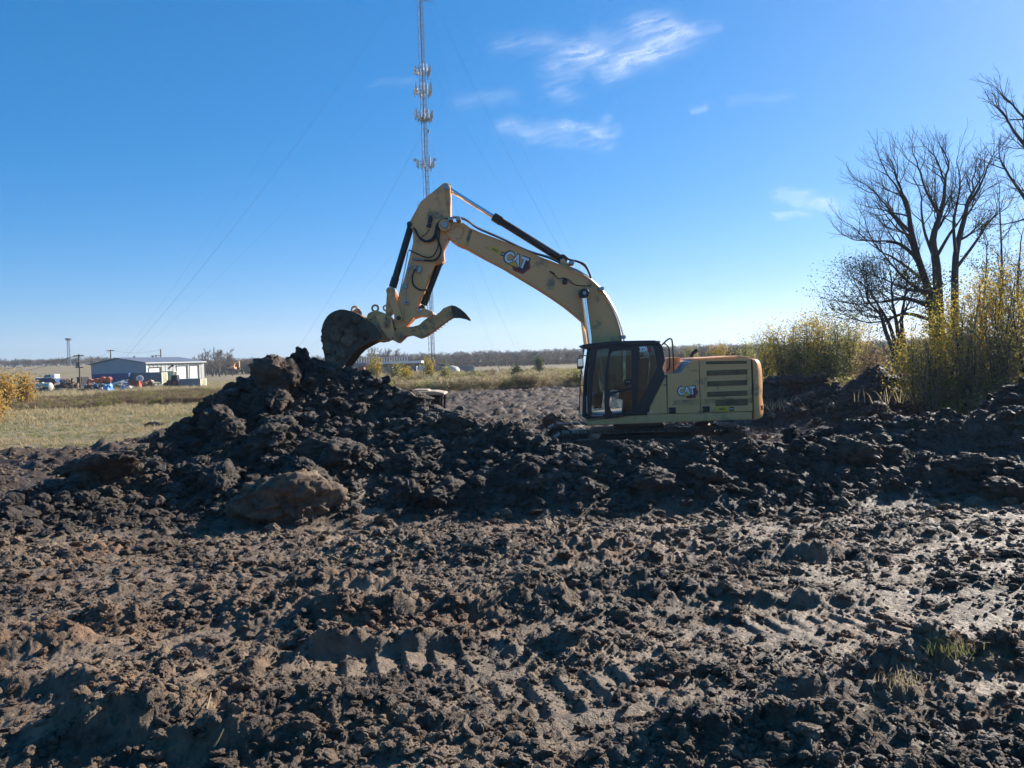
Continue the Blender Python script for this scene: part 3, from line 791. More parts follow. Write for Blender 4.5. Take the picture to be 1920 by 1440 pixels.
_base = W(1215, 840, YC)
EX_GROUND = ZF + 0.02
ex = thing('excavator', 'large tan-yellow tracked excavator with black cab, its bucket resting on the dirt heap', 'excavator', (_base.x, YC, EX_GROUND))
def plate(name, px, y0, y1, mat, parent=None, bevel=0.012, Y=None):
    """flat part cut to the outline seen at the plane Y"""
    return MB().prism(pl(px, Y if Y is not None else y0), y0, y1).build(name, mat, parent or ex, bevel)

# --- boom
boom_top = Z3([(150, 408), (200, 402), (290, 415), (345, 455), (420, 490), (600, 556), (760, 622), (900, 684), (1050, 742), (1150, 785), (1250, 832), (1330, 895), (1400, 962), (1440, 1030), (1482, 1105), (1512, 1180), (1535, 1260), (1548, 1340), (1556, 1450), (1560, 1600), (1550, 1720)])
boom_bot = Z3([(1420, 1760), (1370, 1640), (1340, 1500), (1318, 1370), (1290, 1280), (1250, 1205), (1180, 1145), (1100, 1080), (1000, 1010), (900, 945), (750, 855), (600, 765), (450, 687), (310, 610), (240, 582), (190, 548), (160, 512), (128, 472), (118, 440), (128, 418)])
BY0, BY1 = YC - 0.30, YC + 0.30
boom = plate('boom', boom_top + boom_bot, BY0, BY1, YEL, bevel=0.03)
plate('boom_top_flange', boom_top[2:] + [(u - 0.0, v + 2.2) for u, v in reversed(boom_top[2:])], BY0 - 0.035, BY1 + 0.035, YEL, boom, 0.006, BY0)
rib = Z3([(338, 468), (362, 476), (325, 606), (300, 600)])
plate('weld_band', rib, BY0 - 0.012, BY0 - 0.001, YEL_D, boom, 0.004, BY0)
for c, r0 in ((Z3([(147, 438)])[0], .15), ):
    q = W(*c, BY0)
    MB().cyl((q.x, YC - .47, q.z), (q.x, YC + .47, q.z), .085, 18).build('pivot_pin', STEEL, boom, 0.008)
    MB().cyl((q.x, YC - .41, q.z), (q.x, YC + .41, q.z), .17, 24).build('pivot_boss', YEL, boom, 0.01)
q = W(*Z3([(1243, 980)])[0], BY0)
MB().cyl((q.x, YC - .66, q.z), (q.x, YC + .66, q.z), .13, 22).build('cylinder_pin', BLK, boom, 0.012)
for s in (-1, 1):
    MB().cyl((q.x, YC + s * .685, q.z), (q.x, YC + s * .66, q.z), .05, 8).build('pin_bolt', STEEL, boom)
plate('stick_cylinder_lug', Z3([(1045, 752), (1062, 708), (1088, 702), (1120, 745), (1150, 792)]), YC - .16, YC + .16, YEL, boom, 0.01, YC)
lamp = P3(Z3([(1097, 880)]), BY0 - .07)[0]
MB().box(lamp, (.12, .14, .14)).build('work_light', BLK, boom, 0.02)
MB().tube(catmull(P3(Z3([(1010, 822), (1045, 858), (1085, 852), (1130, 870), (1175, 905), (1240, 915), (1300, 912)]), BY0 - .02), 4), .012, 6).build('lamp_cable', RUB, boom)
MB().tube(catmull(P3(Z3([(975, 800), (1000, 812), (1015, 825)]), BY0 - .02), 4), .022, 6).build('cable_guard', BLK, boom)
MB().tube(catmull(P3(Z3([(212, 470), (235, 440), (280, 455), (295, 470), (265, 540), (225, 535)]), BY0 - .004), 4), .008, 5).build('inspection_seam', YEL_D, boom)
# hydraulic lines along the boom's back
for k, (off, r) in enumerate(((0, .022), (5, .018), (10, .018))):
    MB().tube(catmull(P3(Z3([(200 + off, 372 - off), (270, 380 - off), (330, 405 - off), (410, 462 - off), (600, 545 - off), (800, 640 - off), (960, 690 - off), (1060, 735 - off)]), YC - .22 + .12 * k), 4), r, 7).build('hydraulic_pipe', BLK if k == 0 else STEEL, boom)
    MB().tube(catmull(P3(Z3([(1130, 772 - off), (1220, 810 - off), (1330, 890 - off), (1420, 985 - off), (1490, 1100 - off), (1530, 1200 - off), (1562, 1320 - off), (1570, 1400)]), YC - .24 + .12 * k), 4), r, 7).build('hydraulic_pipe', STEEL, boom)
for k in range(3):
    MB().tube(catmull(P3(Z3([(1040, 690 + 4 * k), (1085, 672 + 3 * k), (1130, 705), (1200, 722), (1255, 748 + 4 * k), (1285, 800), (1305, 852)]), YC - .10 + .07 * k), 5), .030, 8).build('hydraulic_hose', RUB, boom)
for a, b in (((195, 365), (190, 420)), ((262, 372), (250, 415)), ((1145, 705), (1150, 770)), ((1372, 925), (1390, 960)), ((1545, 1300), (1560, 1345))):
    p = P3(Z3([a, b]), BY0 - .03); MB().box((p[0] + p[1]) / 2, (.13, .5, .09)).build('pipe_clamp', STEEL, boom, 0.01)

# --- stick cylinder
def ram(parent, name_b, a, b, frac, rb, rr, Y, bmat=BLK, rod_first=True):
    """hydraulic cylinder from pin a to pin b; the rod takes frac of the length at the a end"""
    A, B = W(*a, Y), W(*b, Y); M = A.lerp(B, frac)
    barrel = MB().cyl(M, B, rb, 20).build(name_b, bmat, parent, 0.01)
    d = (B - A).normalized()
    MB().cyl(M - d * .03, M + d * .26, rb * 1.16, 20).build('gland_collar', bmat, barrel, 0.01)
    MB().cyl(A, M, rr, 16).build('chrome_rod', CHROME, barrel)
    for p in (A, B):
        MB().cyl((p.x, Y - rb * 1.15, p.z), (p.x, Y + rb * 1.15, p.z), rb * 1.05, 18).build('eye', YEL if bmat is not BLK else BLK, barrel, 0.008)
    return barrel
sb = ram(ex, 'stick_cylinder', (839.7, 353), (1056, 488), 0.40, .105, .062, YC)
MB().tube(P3(Z3([(545, 350), (600, 385), (780, 500), (990, 655)]), YC - .14), .016, 6).build('cylinder_pipe', BLK, sb)
MB().box(P3(Z3([(572, 368)]), YC - .05)[0], (.22, .14, .09), Matrix.Rotation(R(33), 3, 'Y')).build('port_block', BLK, sb, 0.01)

# --- boom cylinders (two, either side of the boom)
for s in (-1, 1):
    Yk = YC + s * .56
    A = W(1094, 551, YC - .56); A = Vector((A.x, Yk, A.z)); B = W(1122, 765, YC - .56); B = Vector((B.x, Yk, B.z)); M = A.lerp(B, 0.47); d = (B - A).normalized()
    b = MB().cyl(M, B, .105, 20).build('boom_cylinder', BLK, ex, 0.01)
    MB().cyl(A, M, .068, 18).build('chrome_rod', CHROME, b)
    MB().cyl(M - d * .02, M + d * .2, .12, 20).build('gland_collar', BLK, b, 0.01)
    MB().cyl(A - Vector((0, .08, 0)), A + Vector((0, .08, 0)), .125, 20).build('eye', BLK, b, 0.01)

# --- stick
stick_px = Z2([(905, 83), (932, 79), (952, 98), (953, 300), (946, 440), (906, 530), (903, 560), (910, 600), (896, 622), (846, 640), (750, 865), (700, 1000), (662, 1045), (610, 1075), (572, 1062), (570, 1000), (598, 862), (650, 690), (700, 480), (697, 400), (676, 372), (673, 348), (690, 318), (752, 207)])
SY0, SY1 = YC - .25, YC + .25
stick = plate('stick', stick_px, SY0, SY1, YEL, bevel=0.025)
plate('stick_side_plate', Z2([(912, 92), (932, 88), (944, 104), (945, 300), (925, 250), (912, 130)]), SY0 - .014, SY0 - .001, YEL_D, stick, 0.004, SY0)
q = W(*Z2([(932, 125)])[0], YC); MB().cyl((q.x, SY0 - .05, q.z), (q.x, SY1 + .05, q.z), .075, 18).build('pivot_pin', STEEL, stick, 0.008)
q = W(*Z2([(685, 372)])[0], YC); MB().cyl((q.x, SY0 - .06, q.z), (q.x, SY1 + .06, q.z), .07, 18).build('pivot_pin', BLK, stick, 0.008)
q = W(*Z2([(883, 615)])[0], YC); MB().cyl((q.x, SY0 - .06, q.z), (q.x, SY1 + .06, q.z), .065, 18).build('pivot_pin', YEL_D, stick, 0.008)
for pts in ([(735, 205), (730, 270), (700, 345)], [(735, 480), (712, 620), (660, 800), (640, 980)]):
    MB().tube(catmull(P3(Z2(pts), SY0 - .002), 4), .006, 5).build('weld_bead', YEL_D, stick)
for (x, y), d in (((675, 645), (.10, .06, .10)), ((648, 782), (.10, .06, .10)), ((712, 655), (.06, .08, .16)), ((655, 888), (.12, .06, .14)), ((745, 668), (.10, .09, .18)), ((808, 372), (.12, .09, .10)), ((815, 330), (.09, .07, .2))):
    MB().box(P3(Z2([(x, y)]), SY0 - .03)[0], d, Matrix.Rotation(R(18), 3, 'Y')).build('valve_block', STEEL if y > 600 else BLK, stick, 0.012)
MB().cyl(P3(Z2([(655, 888)]), SY0 - .075)[0], P3(Z2([(655, 888)]), SY0 - .06)[0], .03, 12).build('grease_port', BLK, stick)
MB().tube(P3(Z2([(672, 660), (655, 745), (645, 800), (652, 870)]), SY0 - .03), .016, 6).build('steel_pipe', STEEL, stick)
MB().tube(P3(Z2([(668, 540), (640, 690), (600, 870)]), SY0 + .03), .014, 6).build('steel_pipe', STEEL, stick)
MB().box(P3(Z2([(738, 765)]), SY0 - .004)[0], (.09, .006, .11)).build('warning_sticker', DECY, stick)
for pts, r in (([(975, 320), (905, 330), (862, 365), (850, 420), (830, 458), (785, 478), (745, 455), (718, 405), (700, 385)], .028), ([(960, 328), (890, 345), (866, 400), (852, 450), (815, 478), (775, 470), (735, 440), (712, 400)], .024),
               ([(955, 325), (880, 352), (860, 430), (880, 500), (888, 550), (850, 602), (775, 605), (700, 598)], .028), ([(945, 330), (885, 370), (876, 440), (866, 520), (835, 575), (790, 585), (720, 558), (672, 535)], .018),
               ([(715, 665), (695, 720), (705, 775), (750, 805), (800, 805)], .024), ([(810, 395), (790, 425), (755, 448)], .014), ([(822, 300), (830, 330), (815, 360), (800, 385)], .014)):
    MB().tube(catmull(P3(Z2(pts), SY0 - .10), 5), r, 8).build('hydraulic_hose', RUB, stick)
MB().tube(P3(Z2([(695, 597), (775, 605)]), SY0 - .10), .03, 8).build('hose_fitting', STEEL, stick)

# --- bucket cylinder and its links
ram(ex, 'bucket_cylinder', Z2([(552, 822)])[0], Z2([(686, 372)])[0], 0.09, .095, .06, YC)
def link(name, a, b, r, w, mat, parent, ys, Y=None):
    """flat bar with round ends between two pins, in pixels"""
    Y = YC if Y is None else Y
    A, B = W(*a, Y), W(*b, Y); d = (B - A); L = math.hypot(d.x, d.z); ang = math.atan2(d.z, d.x); pts = []
    for k in range(9): t = math.pi / 2 + math.pi * k / 8; pts.append((A.x + r * math.cos(t + ang), A.z + r * math.sin(t + ang)))
    for k in range(9): t = -math.pi / 2 + math.pi * k / 8; pts.append((B.x + r * math.cos(t + ang), B.z + r * math.sin(t + ang)))
    m = MB()
    for y in ys: m.prism(pts, y - w / 2, y + w / 2)
    return m.build(name, mat, parent, 0.01)
for s in (-1, 1):
    l = link('idler_link', Z2([(556, 818)])[0], Z2([(616, 1000)])[0], .10, .06, YEL, ex, [YC + s * .33])
    q = W(*Z2([(616, 1000)])[0], YC); MB().cyl((q.x, YC + s * .30, q.z), (q.x, YC + s * .385, q.z), .062, 16).build('pin_cap', BLK, l, 0.006)
    q = W(*Z2([(556, 818)])[0], YC); MB().cyl((q.x, YC + s * .30, q.z), (q.x, YC + s * .385, q.z), .062, 16).build('pin_cap', YEL_D, l, 0.006)
plate('tip_link', Z2([(530, 815), (540, 792), (562, 790), (580, 800), (582, 840), (572, 900), (562, 965), (545, 990), (528, 985), (520, 962)]), YC - .17, YC + .17, YEL, None, 0.02, YC)
# --- quick coupler
cp = plate('quick_coupler', Z2([(386, 985), (398, 962), (430, 946), (470, 948), (505, 962), (540, 985), (556, 1010), (568, 1060), (592, 1110), (606, 1140), (598, 1158), (575, 1150), (540, 1130), (515, 1150), (470, 1158), (440, 1140), (415, 1085), (400, 1040)]), YC - .36, YC + .36, YEL_D, None, 0.02, YC - .36)
plate('coupler_cheek', ZB([(920, 430), (1010, 380), (1130, 420), (1165, 500), (1180, 610), (1200, 720), (1215, 770), (1150, 790), (1090, 740), (1000, 600)]), YC - .40, YC - .361, YEL, cp, 0.01, YC - .38)
link('slotted_lug', ZB([(1078, 465)])[0], ZB([(1080, 565)])[0], .085, .03, YEL_D, cp, [YC - .415], YC - .42)
link('lock_lug', ZB([(960, 640)])[0], ZB([(990, 745)])[0], .11, .03, YEL_D, cp, [YC - .38], YC - .40)
for c in ((910, 548), (1080, 565), (965, 637)):
    q = P3(ZB([c]), YC - .43)[0]; MB().cyl(q, q + Vector((0, .04, 0)), .035, 12).build('bolt', STEEL, cp, 0.004)
for c in ((838, 474), (1172, 752), (990, 745), (1076, 462)):
    q = P3(ZB([c]), YC - .44)[0]; MB().cyl(q, q + Vector((0, .03, 0)), .022, 10).build('bolt', BLK, cp)
def eye_ring(c, r, Y, parent, name='lifting_eye', zc=ZB):
    q = P3(zc([c]), Y)[0]
    pts = [q + Vector((r * math.cos(t), 0, r * math.sin(t))) for t in [2 * math.pi * k / 18 for k in range(19)]]
    return MB().tube(pts, r * .34, 8).build(name, YEL_D, parent)
eye_ring((908, 305), .085, YC - .2, cp); eye_ring((1068, 300), .07, YC + .15, cp)
# --- bucket: curved shell between two cheeks
shell = smooth_poly(ZB([(775, 480), (700, 425), (620, 375), (520, 340), (400, 320), (300, 345), (210, 400), (150, 480), (110, 580), (104, 720), (120, 880), (140, 1000), (165, 1130), (200, 1230)]), 4)
cheek = shell + ZB([(300, 1240), (430, 1180), (500, 1085), (560, 1000), (640, 920), (760, 850), (860, 800), (960, 790), (1000, 700), (900, 560)])
BKY0, BKY1 = YC - .62, YC + .62
bk = thing  # (name reused below only for readability)
bucket = plate('bucket', cheek, BKY0, BKY0 + .035, DIRTY, None, 0.008, BKY0)
plate('bucket_cheek', cheek, BKY1 - .035, BKY1, DIRTY, bucket, 0.008, BKY0)
sp_ = pl(shell, BKY0)
m = MB(); n_ = len(sp_)
cx_, cz_ = sum(p[0] for p in sp_) / n_, sum(p[1] for p in sp_) / n_
inn = [(x + (cx_ - x) * .04, z + (cz_ - z) * .04) for x, z in sp_]
m.prism(sp_ + inn[::-1], BKY0 + .035, BKY1 - .035)
m.build('bucket_shell', YEL_D, bucket, 0)
plate('bucket_hinge', ZB([(700, 430), (790, 440), (900, 560), (1000, 700), (960, 780), (860, 790), (780, 620)]), YC - .30, YC + .30, DIRTY, bucket, 0.015, BKY0)
eye_ring((600, 325), .085, YC - .1, bucket)
plate('lifting_lug', ZB([(500, 335), (560, 290), (620, 295), (650, 340), (655, 390), (695, 455), (640, 410), (580, 352)]), YC - .12, YC - .08, YEL_D, bucket, 0.006, BKY0)
# soil caked on the bucket cheek
for c, r in (((300, 700), .34), ((420, 520), .30), ((240, 900), .26), ((560, 640), .28), ((700, 640), .22), ((180, 620), .2), ((620, 480), .2), ((330, 420), .22), ((160, 760), .18), ((480, 800), .24), ((400, 980), .22), ((260, 1060), .2), ((600, 760), .16), ((760, 720), .14)):
    q = P3(ZB([c]), BKY0)[0]; V_, F_ = _ico[3]
    rr = 1 + .25 * noise3(V_ * 2.2 + c[0], 5) + .22 * noise3(V_ * 5 + c[1], 6) + .1 * noise3(V_ * 11, 7)
    me = np_mesh('mud_cake', V_ * rr[:, None] * np.array([r * .72, .055, r * .72]) + np.array(q) - np.array(ex.location), F_, SOIL)
    o = bpy.data.objects.new('mud_cake', me); COL.objects.link(o); o.parent = bucket
for k in range(5):
    q = P3(ZB([(230, 1250)]), BKY0)[0]; y = BKY0 + .1 + k * .26
    MB().prism([(q.x - .06, q.z + .1), (q.x + .10, q.z + .1), (q.x + .05, q.z - .25), (q.x - .01, q.z - .25)], y, y + .1).build('tooth', STEEL, bucket, 0.01)
# --- thumb
thumb_px = Z2([(572, 1085), (600, 1062), (650, 1055), (700, 1052), (742, 1040), (770, 1012), (800, 992), (848, 978), (880, 955), (905, 928), (955, 908)]) + Z2([(968, 988), (935, 1005), (900, 1032), (840, 1078), (785, 1116), (745, 1132), (712, 1118), (680, 1110), (645, 1118), (612, 1150), (598, 1164), (565, 1140)])
thumb = plate('thumb', thumb_px, YC - .30, YC + .30, YEL_D, None, 0.012, YC - .30)
plate('thumb_claw', Z2([(955, 908), (985, 912), (1020, 932), (1055, 962), (1086, 1000), (1080, 1010), (1052, 998), (1010, 988), (968, 988)]), YC - .29, YC + .29, DIRTY, thumb, 0.01, YC - .30)
for k in range(11):
    t = k / 10; a = Z2([(965, 992)])[0]; b = Z2([(770, 1126)])[0]
    q = W(a[0] + (b[0] - a[0]) * t, a[1] + (b[1] - a[1]) * t + 5 * math.sin(math.pi * t), YC - .3)
    MB().box((q.x, YC, q.z + .03), (.022, .5, .016), Matrix.Rotation(R(35), 3, 'Y')).build('serration', YEL_D, thumb)
MB().tube(catmull(P3(Z2([(685, 1075), (700, 1068), (725, 1072), (735, 1080), (715, 1092), (690, 1090)]), YC - .305), 3), .01, 5).build('embossed_mark', YEL, thumb)
for s in (-1, 1):
    l = MB().prism(pl(Z2([(640, 1010), (680, 975), (735, 935), (780, 930), (832, 950), (847, 975), (830, 998), (805, 985), (745, 982), (690, 1000), (655, 1035)]), YC - .28), YC + s * .28 - .03, YC + s * .28 + .03).build('thumb_link', YEL, ex, 0.012)
    for c in ((745, 945), (828, 975)):
        q = W(*Z2([c])[0], YC - .28); MB().cyl((q.x, YC + s * .24, q.z), (q.x, YC + s * .34, q.z), .06 if c[0] < 800 else .045, 16).build('pin_cap', STEEL if c[0] < 800 else YEL_D, l, 0.006)
ram(ex, 'thumb_cylinder', Z2([(762, 930)])[0], Z2([(884, 618)])[0], 0.10, .085, .05, YC)

# --- house: lower frame, inner body, side panels, counterweight
def side(name, px, mat=YEL, parent=None, y0=YS, t=.05, bevel=.012): return plate(name, px, y0, y0 + t, mat, parent, bevel, YS)
deck = MB().prism(pl([(1101, 790), (1101.5, 797.5), (1411, 786.5), (1411, 772), (1215, 777), (1170, 780)], YS), YS + .015, YFAR - .015).build('house_frame', YEL, ex, 0.02)
inner = MB().prism(pl(ZS([(330, 960), (490, 470), (500, 445), (650, 440), (710, 405), (815, 275), (900, 252), (1640, 240), (1640, 930), (520, 965)]), YS), YS + .055, YC - .42).build('house_core', BLK, ex)
MB().prism(pl(ZS([(500, 470), (520, 445), (650, 440), (710, 405), (815, 275), (900, 252), (1640, 240), (1640, 930), (520, 965)]), YS), YC - .41, YFAR - .06).build('engine_housing', YEL, ex, 0.02)
side('front_panel', ZS([(255, 905), (262, 893), (468, 497), (492, 478), (503, 962), (255, 975)]))
d1 = side('access_door', ZS([(508, 452), (520, 438), (640, 430), (672, 420), (700, 400), (800, 275), (840, 254), (925, 246), (948, 957), (512, 962)]))
side('door_crease', ZS([(800, 380), (940, 378), (940, 400), (820, 405)]), YEL_D, d1, YS - .006, .005, .002)
side('lower_band', ZS([(600, 788), (945, 770), (945, 845), (568, 852)]), YEL_D, d1, YS - .006, .005, .002)
d2 = side('vent_door', ZS([(933, 246), (1622, 230), (1645, 930), (956, 955)]))
side('lower_band', ZS([(958, 770), (1640, 745), (1640, 820), (960, 840)]), YEL_D, d2, YS - .006, .005, .002)
for px in ([(1020, 268), (1565, 258), (1565, 296), (1020, 306)], [(1030, 392), (1572, 372), (1574, 440), (1030, 460)], [(1036, 535), (1574, 514), (1574, 583), (1036, 604)], [(1036, 676), (1576, 655), (1576, 722), (1036, 742)], [(1148, 782), (1580, 768), (1580, 852), (1148, 862)]):
    g_ = side('vent_grille', ZS(px), GRILLE, d2, YS - .008, .007, .003)
    x0, z0 = pl(ZS(px), YS)[0]; x1, z1 = pl(ZS(px), YS)[1]
    h = z0 - pl(ZS(px), YS)[3][1]
    nb = max(3, int(h / .022))
    m = MB()
    for i in range(1, nb):
        f = i / nb; a = Vector((x0, YS - .011, z0 - h * f)); b = Vector((x1, YS - .011, z1 - h * f))
        m.cyl(a, b, .004, 4)
    o = m.build('grille_wires', YEL_D, g_); o['kind'] = 'stuff'
for px in ([(526, 884), (620, 880), (620, 958), (526, 962)], [(976, 867), (1070, 863), (1070, 942), (976, 946)]):
    l = side('door_latch', ZS(px), BLK, d1 if px[0][0] < 800 else d2, YS - .018, .017, .008)
    q = P3(ZS([(px[0][0] + 18, px[0][1] + 38)]), YS - .024)[0]; MB().cyl(q, q + Vector((0, .008, 0)), .012, 10).build('key_lock', STEEL, l)
q = P3(ZS([(295, 942)]), YS - .012)[0]; MB().cyl(q, q + Vector((0, .012, 0)), .02, 10).build('panel_bolt', WHITE, ex)
side('panel_handle', ZS([(450, 579), (492, 577), (492, 586), (450, 588)]), BLK, None, YS - .014, .013, .003)
# counterweight: rounded slab across the whole tail
cw_prof = ZS([(1650, 232), (1690, 236), (1728, 258), (1752, 300), (1768, 380), (1776, 500), (1778, 640), (1774, 740), (1790, 860), (1788, 965), (1770, 1015), (1735, 1040), (1652, 1046)])
prof = pl(cw_prof, YS)
rings = []
NR = 15
xl = prof[0][0]
for k in range(NR):
    t = k / (NR - 1); s = abs(2 * t - 1)
    y = YS - .0 + (YFAR - YS) * t
    bul = .16 * (1 - s ** 3.2)             # tail bows out behind
    e = max(0.0, 1 - (1 - s) * (YFAR - YS) / 2 / .16)   # rounded ends
    rings.append([((xl if i in (0, len(prof) - 1) else x + bul - .13 * e * e * max(0, (x - xl)) / .27), y, z - (.02 * e * e if i < 3 else 0)) for i, (x, z) in enumerate(prof)])
cw = MB().loft(rings).build('counterweight', YEL, ex, 0.02); soft(cw, 50)
side('reflector', ZS([(1752, 858), (1778, 850), (1782, 915), (1758, 920)]), RED, cw, YS - .004, .02, .004)
# top of the house: engine hood, walkway, boxes
hood = MB().prism(pl(ZS([(820, 247), (850, 225), (1440, 192), (1560, 205), (1560, 236)]), YS + .6), YS + .35, YFAR - .45).build('engine_hood', YEL, ex, 0.03)
MB().prism(pl(ZS([(720, 238), (1440, 205), (1440, 216), (720, 252)]), YS + .1), YS + .12, YS + .30).build('hood_edge', YEL, hood, 0.01)
MB().prism(pl(ZS([(548, 232), (740, 222), (740, 420), (548, 420)]), YS + 1.0), YS + 1.55, YS + 2.3).build('tool_box', YEL, ex, 0.02)
MB().prism(pl(ZS([(600, 215), (720, 209), (720, 225), (600, 231)]), YS + 1.0), YS + 1.5, YS + 2.35).build('box_lid', YEL, ex, 0.01)
for k in range(5):
    q = P3(ZS([(1465 + 22 * k, 206 + k)]), YS + .5)[0]; MB().cyl(q, q + Vector((0, 0, .03)), .02, 8).build('hood_bolt', STEEL, hood)
exh = [W(*p, YS + 1.3) for p in ZS([(832, 215), (835, 185), (850, 160), (880, 138), (905, 118)])]
MB().tube(catmull(exh, 4), .055, 12).build('exhaust_pipe', BLK, ex)
RAIL = paint('handrail', (0.02, 0.02, 0.022), 0.4)
MB().tube(catmull(P3(Z1([(1062, 512), (1060, 420), (1052, 300), (1046, 250), (1025, 241), (995, 262), (965, 292)]), YS + .12), 4), .021, 8).build('handrail', RAIL, ex)
MB().tube(catmull(P3(Z1([(1000, 500), (1025, 480), (1028, 400), (1022, 318), (1005, 292), (985, 280)]), YS + .75), 4), .021, 8).build('handrail', RAIL, ex)
# --- cab
CY0, CY1 = YS - .02, YS + 1.02
def cabp(name, px, parent=None, y0=CY0, y1=None, mat=BLK, bevel=.012):
    return MB().prism(pl(ZC(px), YS), y0, y0 + .07 if y1 is None else y1).build(name, mat, parent or cab, bevel)
cab = MB().prism(pl(ZC([(240, 1175), (248, 1150), (360, 1128), (525, 1130), (1110, 1100), (1112, 1138), (530, 1165), (300, 1196)]), YS), CY0 + .01, CY1).build('cab', BLK, ex, 0.015)
roof = MB().prism(pl(ZC([(222, 198), (290, 178), (470, 158), (640, 140), (1000, 132), (1200, 130), (1268, 146), (1290, 175), (1240, 196), (600, 205), (420, 240), (300, 250), (240, 222)]), YS), CY0 - .01, CY1 + .01).build('cab_roof', BLK, cab, 0.03)
MB().prism(pl(ZC([(180, 250), (290, 236), (292, 246), (182, 258)]), YS), YS + .1, YS + .5).build('sun_visor', STEEL, roof, 0.004)
MB().prism(pl(ZC([(1270, 132), (1305, 138), (1308, 156), (1268, 150)]), YS), YS + .2, YS + .34).build('beacon', BLK, roof, 0.01)
for s, y0 in ((0, CY0), (1, CY1 - .07)):
    cabp('front_pillar', [(300, 235), (420, 225), (436, 240), (360, 700), (352, 1130), (245, 1160), (252, 900), (270, 560)] if s else [(340, 250), (430, 225), (440, 240), (392, 500), (362, 760), (356, 1130), (290, 1175), (300, 700), (316, 450)], None, y0)
    cabp('rear_pillar', [(1180, 190), (1265, 150), (1312, 212), (1346, 400), (1312, 500), (1342, 602), (1112, 1092), (1040, 1120), (1215, 560), (1232, 480), (1222, 330)], None, y0)
    cabp('rear_sill', [(960, 1000), (1045, 890), (1218, 540), (1235, 560), (1130, 1100), (960, 1130)], None, y0 + .004, y0 + .062)
    cabp('roof_rail', [(420, 205), (1240, 176), (1240, 215), (1180, 205), (585, 240), (430, 262)], None, y0 + .002, y0 + .066)
    cabp('door_post', [(890, 200), (1000, 200), (1004, 400), (985, 720), (965, 1130), (890, 1135)], None, y0 - .004 if s == 0 else y0, y0 + .075)
door = cabp('door', [(590, 240), (895, 205), (897, 262), (660, 276), (620, 300), (604, 340), (580, 570), (572, 760), (610, 830), (900, 760), (900, 800), (640, 850), (600, 900), (590, 1000), (610, 1060), (635, 1110), (900, 1095), (900, 1140), (530, 1192), (526, 900), (540, 600)], None, CY0 - .03, CY0 + .035)
cabp('door_handle', [(780, 660), (890, 650), (890, 720), (800, 740)], door, CY0 - .045, CY0 - .031, BLK, .01)
for c in ((828, 688), (862, 690)):
    q = P3(ZC([c]), CY0 - .05)[0]; MB().cyl(q, q + Vector((0, .01, 0)), .012, 8).build('handle_button', WHITE, door)
def pane(name, px, y, parent=None):
    return MB().prism(pl(ZC(px), YS), y, y + .008).build(name, GLASS, parent or cab)
pane('side_window', [(436, 245), (588, 232), (530, 620), (524, 1130), (358, 1130), (364, 760), (394, 500)], CY0 + .03)
pane('door_window', [(604, 290), (660, 272), (897, 258), (900, 770), (610, 830), (576, 760), (580, 570)], CY0 + .0, door)
pane('door_lower_window', [(640, 850), (900, 800), (900, 1098), (635, 1110), (600, 1000)], CY0 + .0, door)
pane('rear_side_window', [(1002, 205), (1180, 200), (1222, 330), (1232, 480), (1218, 560), (1042, 900), (966, 1000), (985, 720)], CY0 + .03)
pane('far_window', [(450, 240), (1180, 205), (1222, 330), (1225, 520), (1050, 880), (960, 900), (370, 880), (394, 500)], CY1 - .04)
ws = pl(ZC([(312, 250), (268, 560), (250, 900), (244, 1150)]), YS)
m = MB(); m.loft([[(x, CY0 + .06, z) for x, z in ws], [(x - .05, (CY0 + CY1) / 2, z) for x, z in ws], [(x, CY1 - .06, z) for x, z in ws]], caps=False, closed=False)
m.build('windshield', GLASS, cab, smooth=True)
for y in (CY0 + .0, CY1 - .0):
    MB().tube([(x - .005, y + (.03 if y < YS + .5 else -.03), z) for x, z in ws], .028, 8).build('windshield_frame', BLK, cab)
MB().tube([(ws[3][0], CY0 + .03, ws[3][1]), (ws[3][0] - .05, (CY0 + CY1) / 2, ws[3][1]), (ws[3][0], CY1 - .03, ws[3][1])], .03, 8).build('windshield_frame', BLK, cab)
MB().tube(P3(ZC([(450, 280), (490, 500), (520, 760)]), CY0 + .15), .022, 8).build('grab_rail', STEEL, cab)
MB().tube(P3(ZC([(775, 262), (765, 450), (768, 650)]), CY1 - .06), .02, 6).build('window_bar', BLK, cab)
MB().box(P3(ZC([(290, 1000)]), CY0 - .005)[0], (.03, .012, .45)).build('pillar_reflector', STEEL, cab)
q = ZC([(430, 1145)])[0]; p = W(*q, YS - .03); MB().box(p, (.30, .05, .035)).build('cab_step', STEEL, cab, 0.006)
# inside the cab
def inside(name, px, y0, y1, mat=SEATM, bevel=.03): return MB().prism(pl(ZC(px), YS + .5), y0, y1).build(name, mat, cab, bevel)
inside('seat_backrest', [(1005, 380), (1070, 350), (1120, 380), (1110, 560), (1080, 860), (980, 880), (985, 640)], YS + .28, YS + .74)
inside('headrest', [(1000, 300), (1060, 290), (1070, 345), (1005, 355)], YS + .38, YS + .64)
inside('seat_cushion', [(740, 830), (1060, 800), (1080, 880), (1060, 930), (740, 930)], YS + .26, YS + .76)
inside('seat_base', [(790, 930), (1040, 930), (1060, 1100), (770, 1100)], YS + .32, YS + .7)
for yy in (YS + .16, YS + .78):
    c = inside('arm_console', [(620, 700), (880, 690), (900, 780), (640, 800)], yy, yy + .12, BLK, .02)
    MB().tube(P3(ZC([(680, 700), (665, 640), (672, 590)]), yy + .06), .022, 8).build('joystick', RUB, c)
inside('monitor', [(590, 560), (680, 600), (672, 700), (588, 660)], YS + .84, YS + .90, BLK, .01)
inside('instrument_panel', [(360, 860), (440, 800), (500, 830), (480, 1000), (400, 1030), (360, 1000)], YS + .25, YS + .8, BLK, .03)
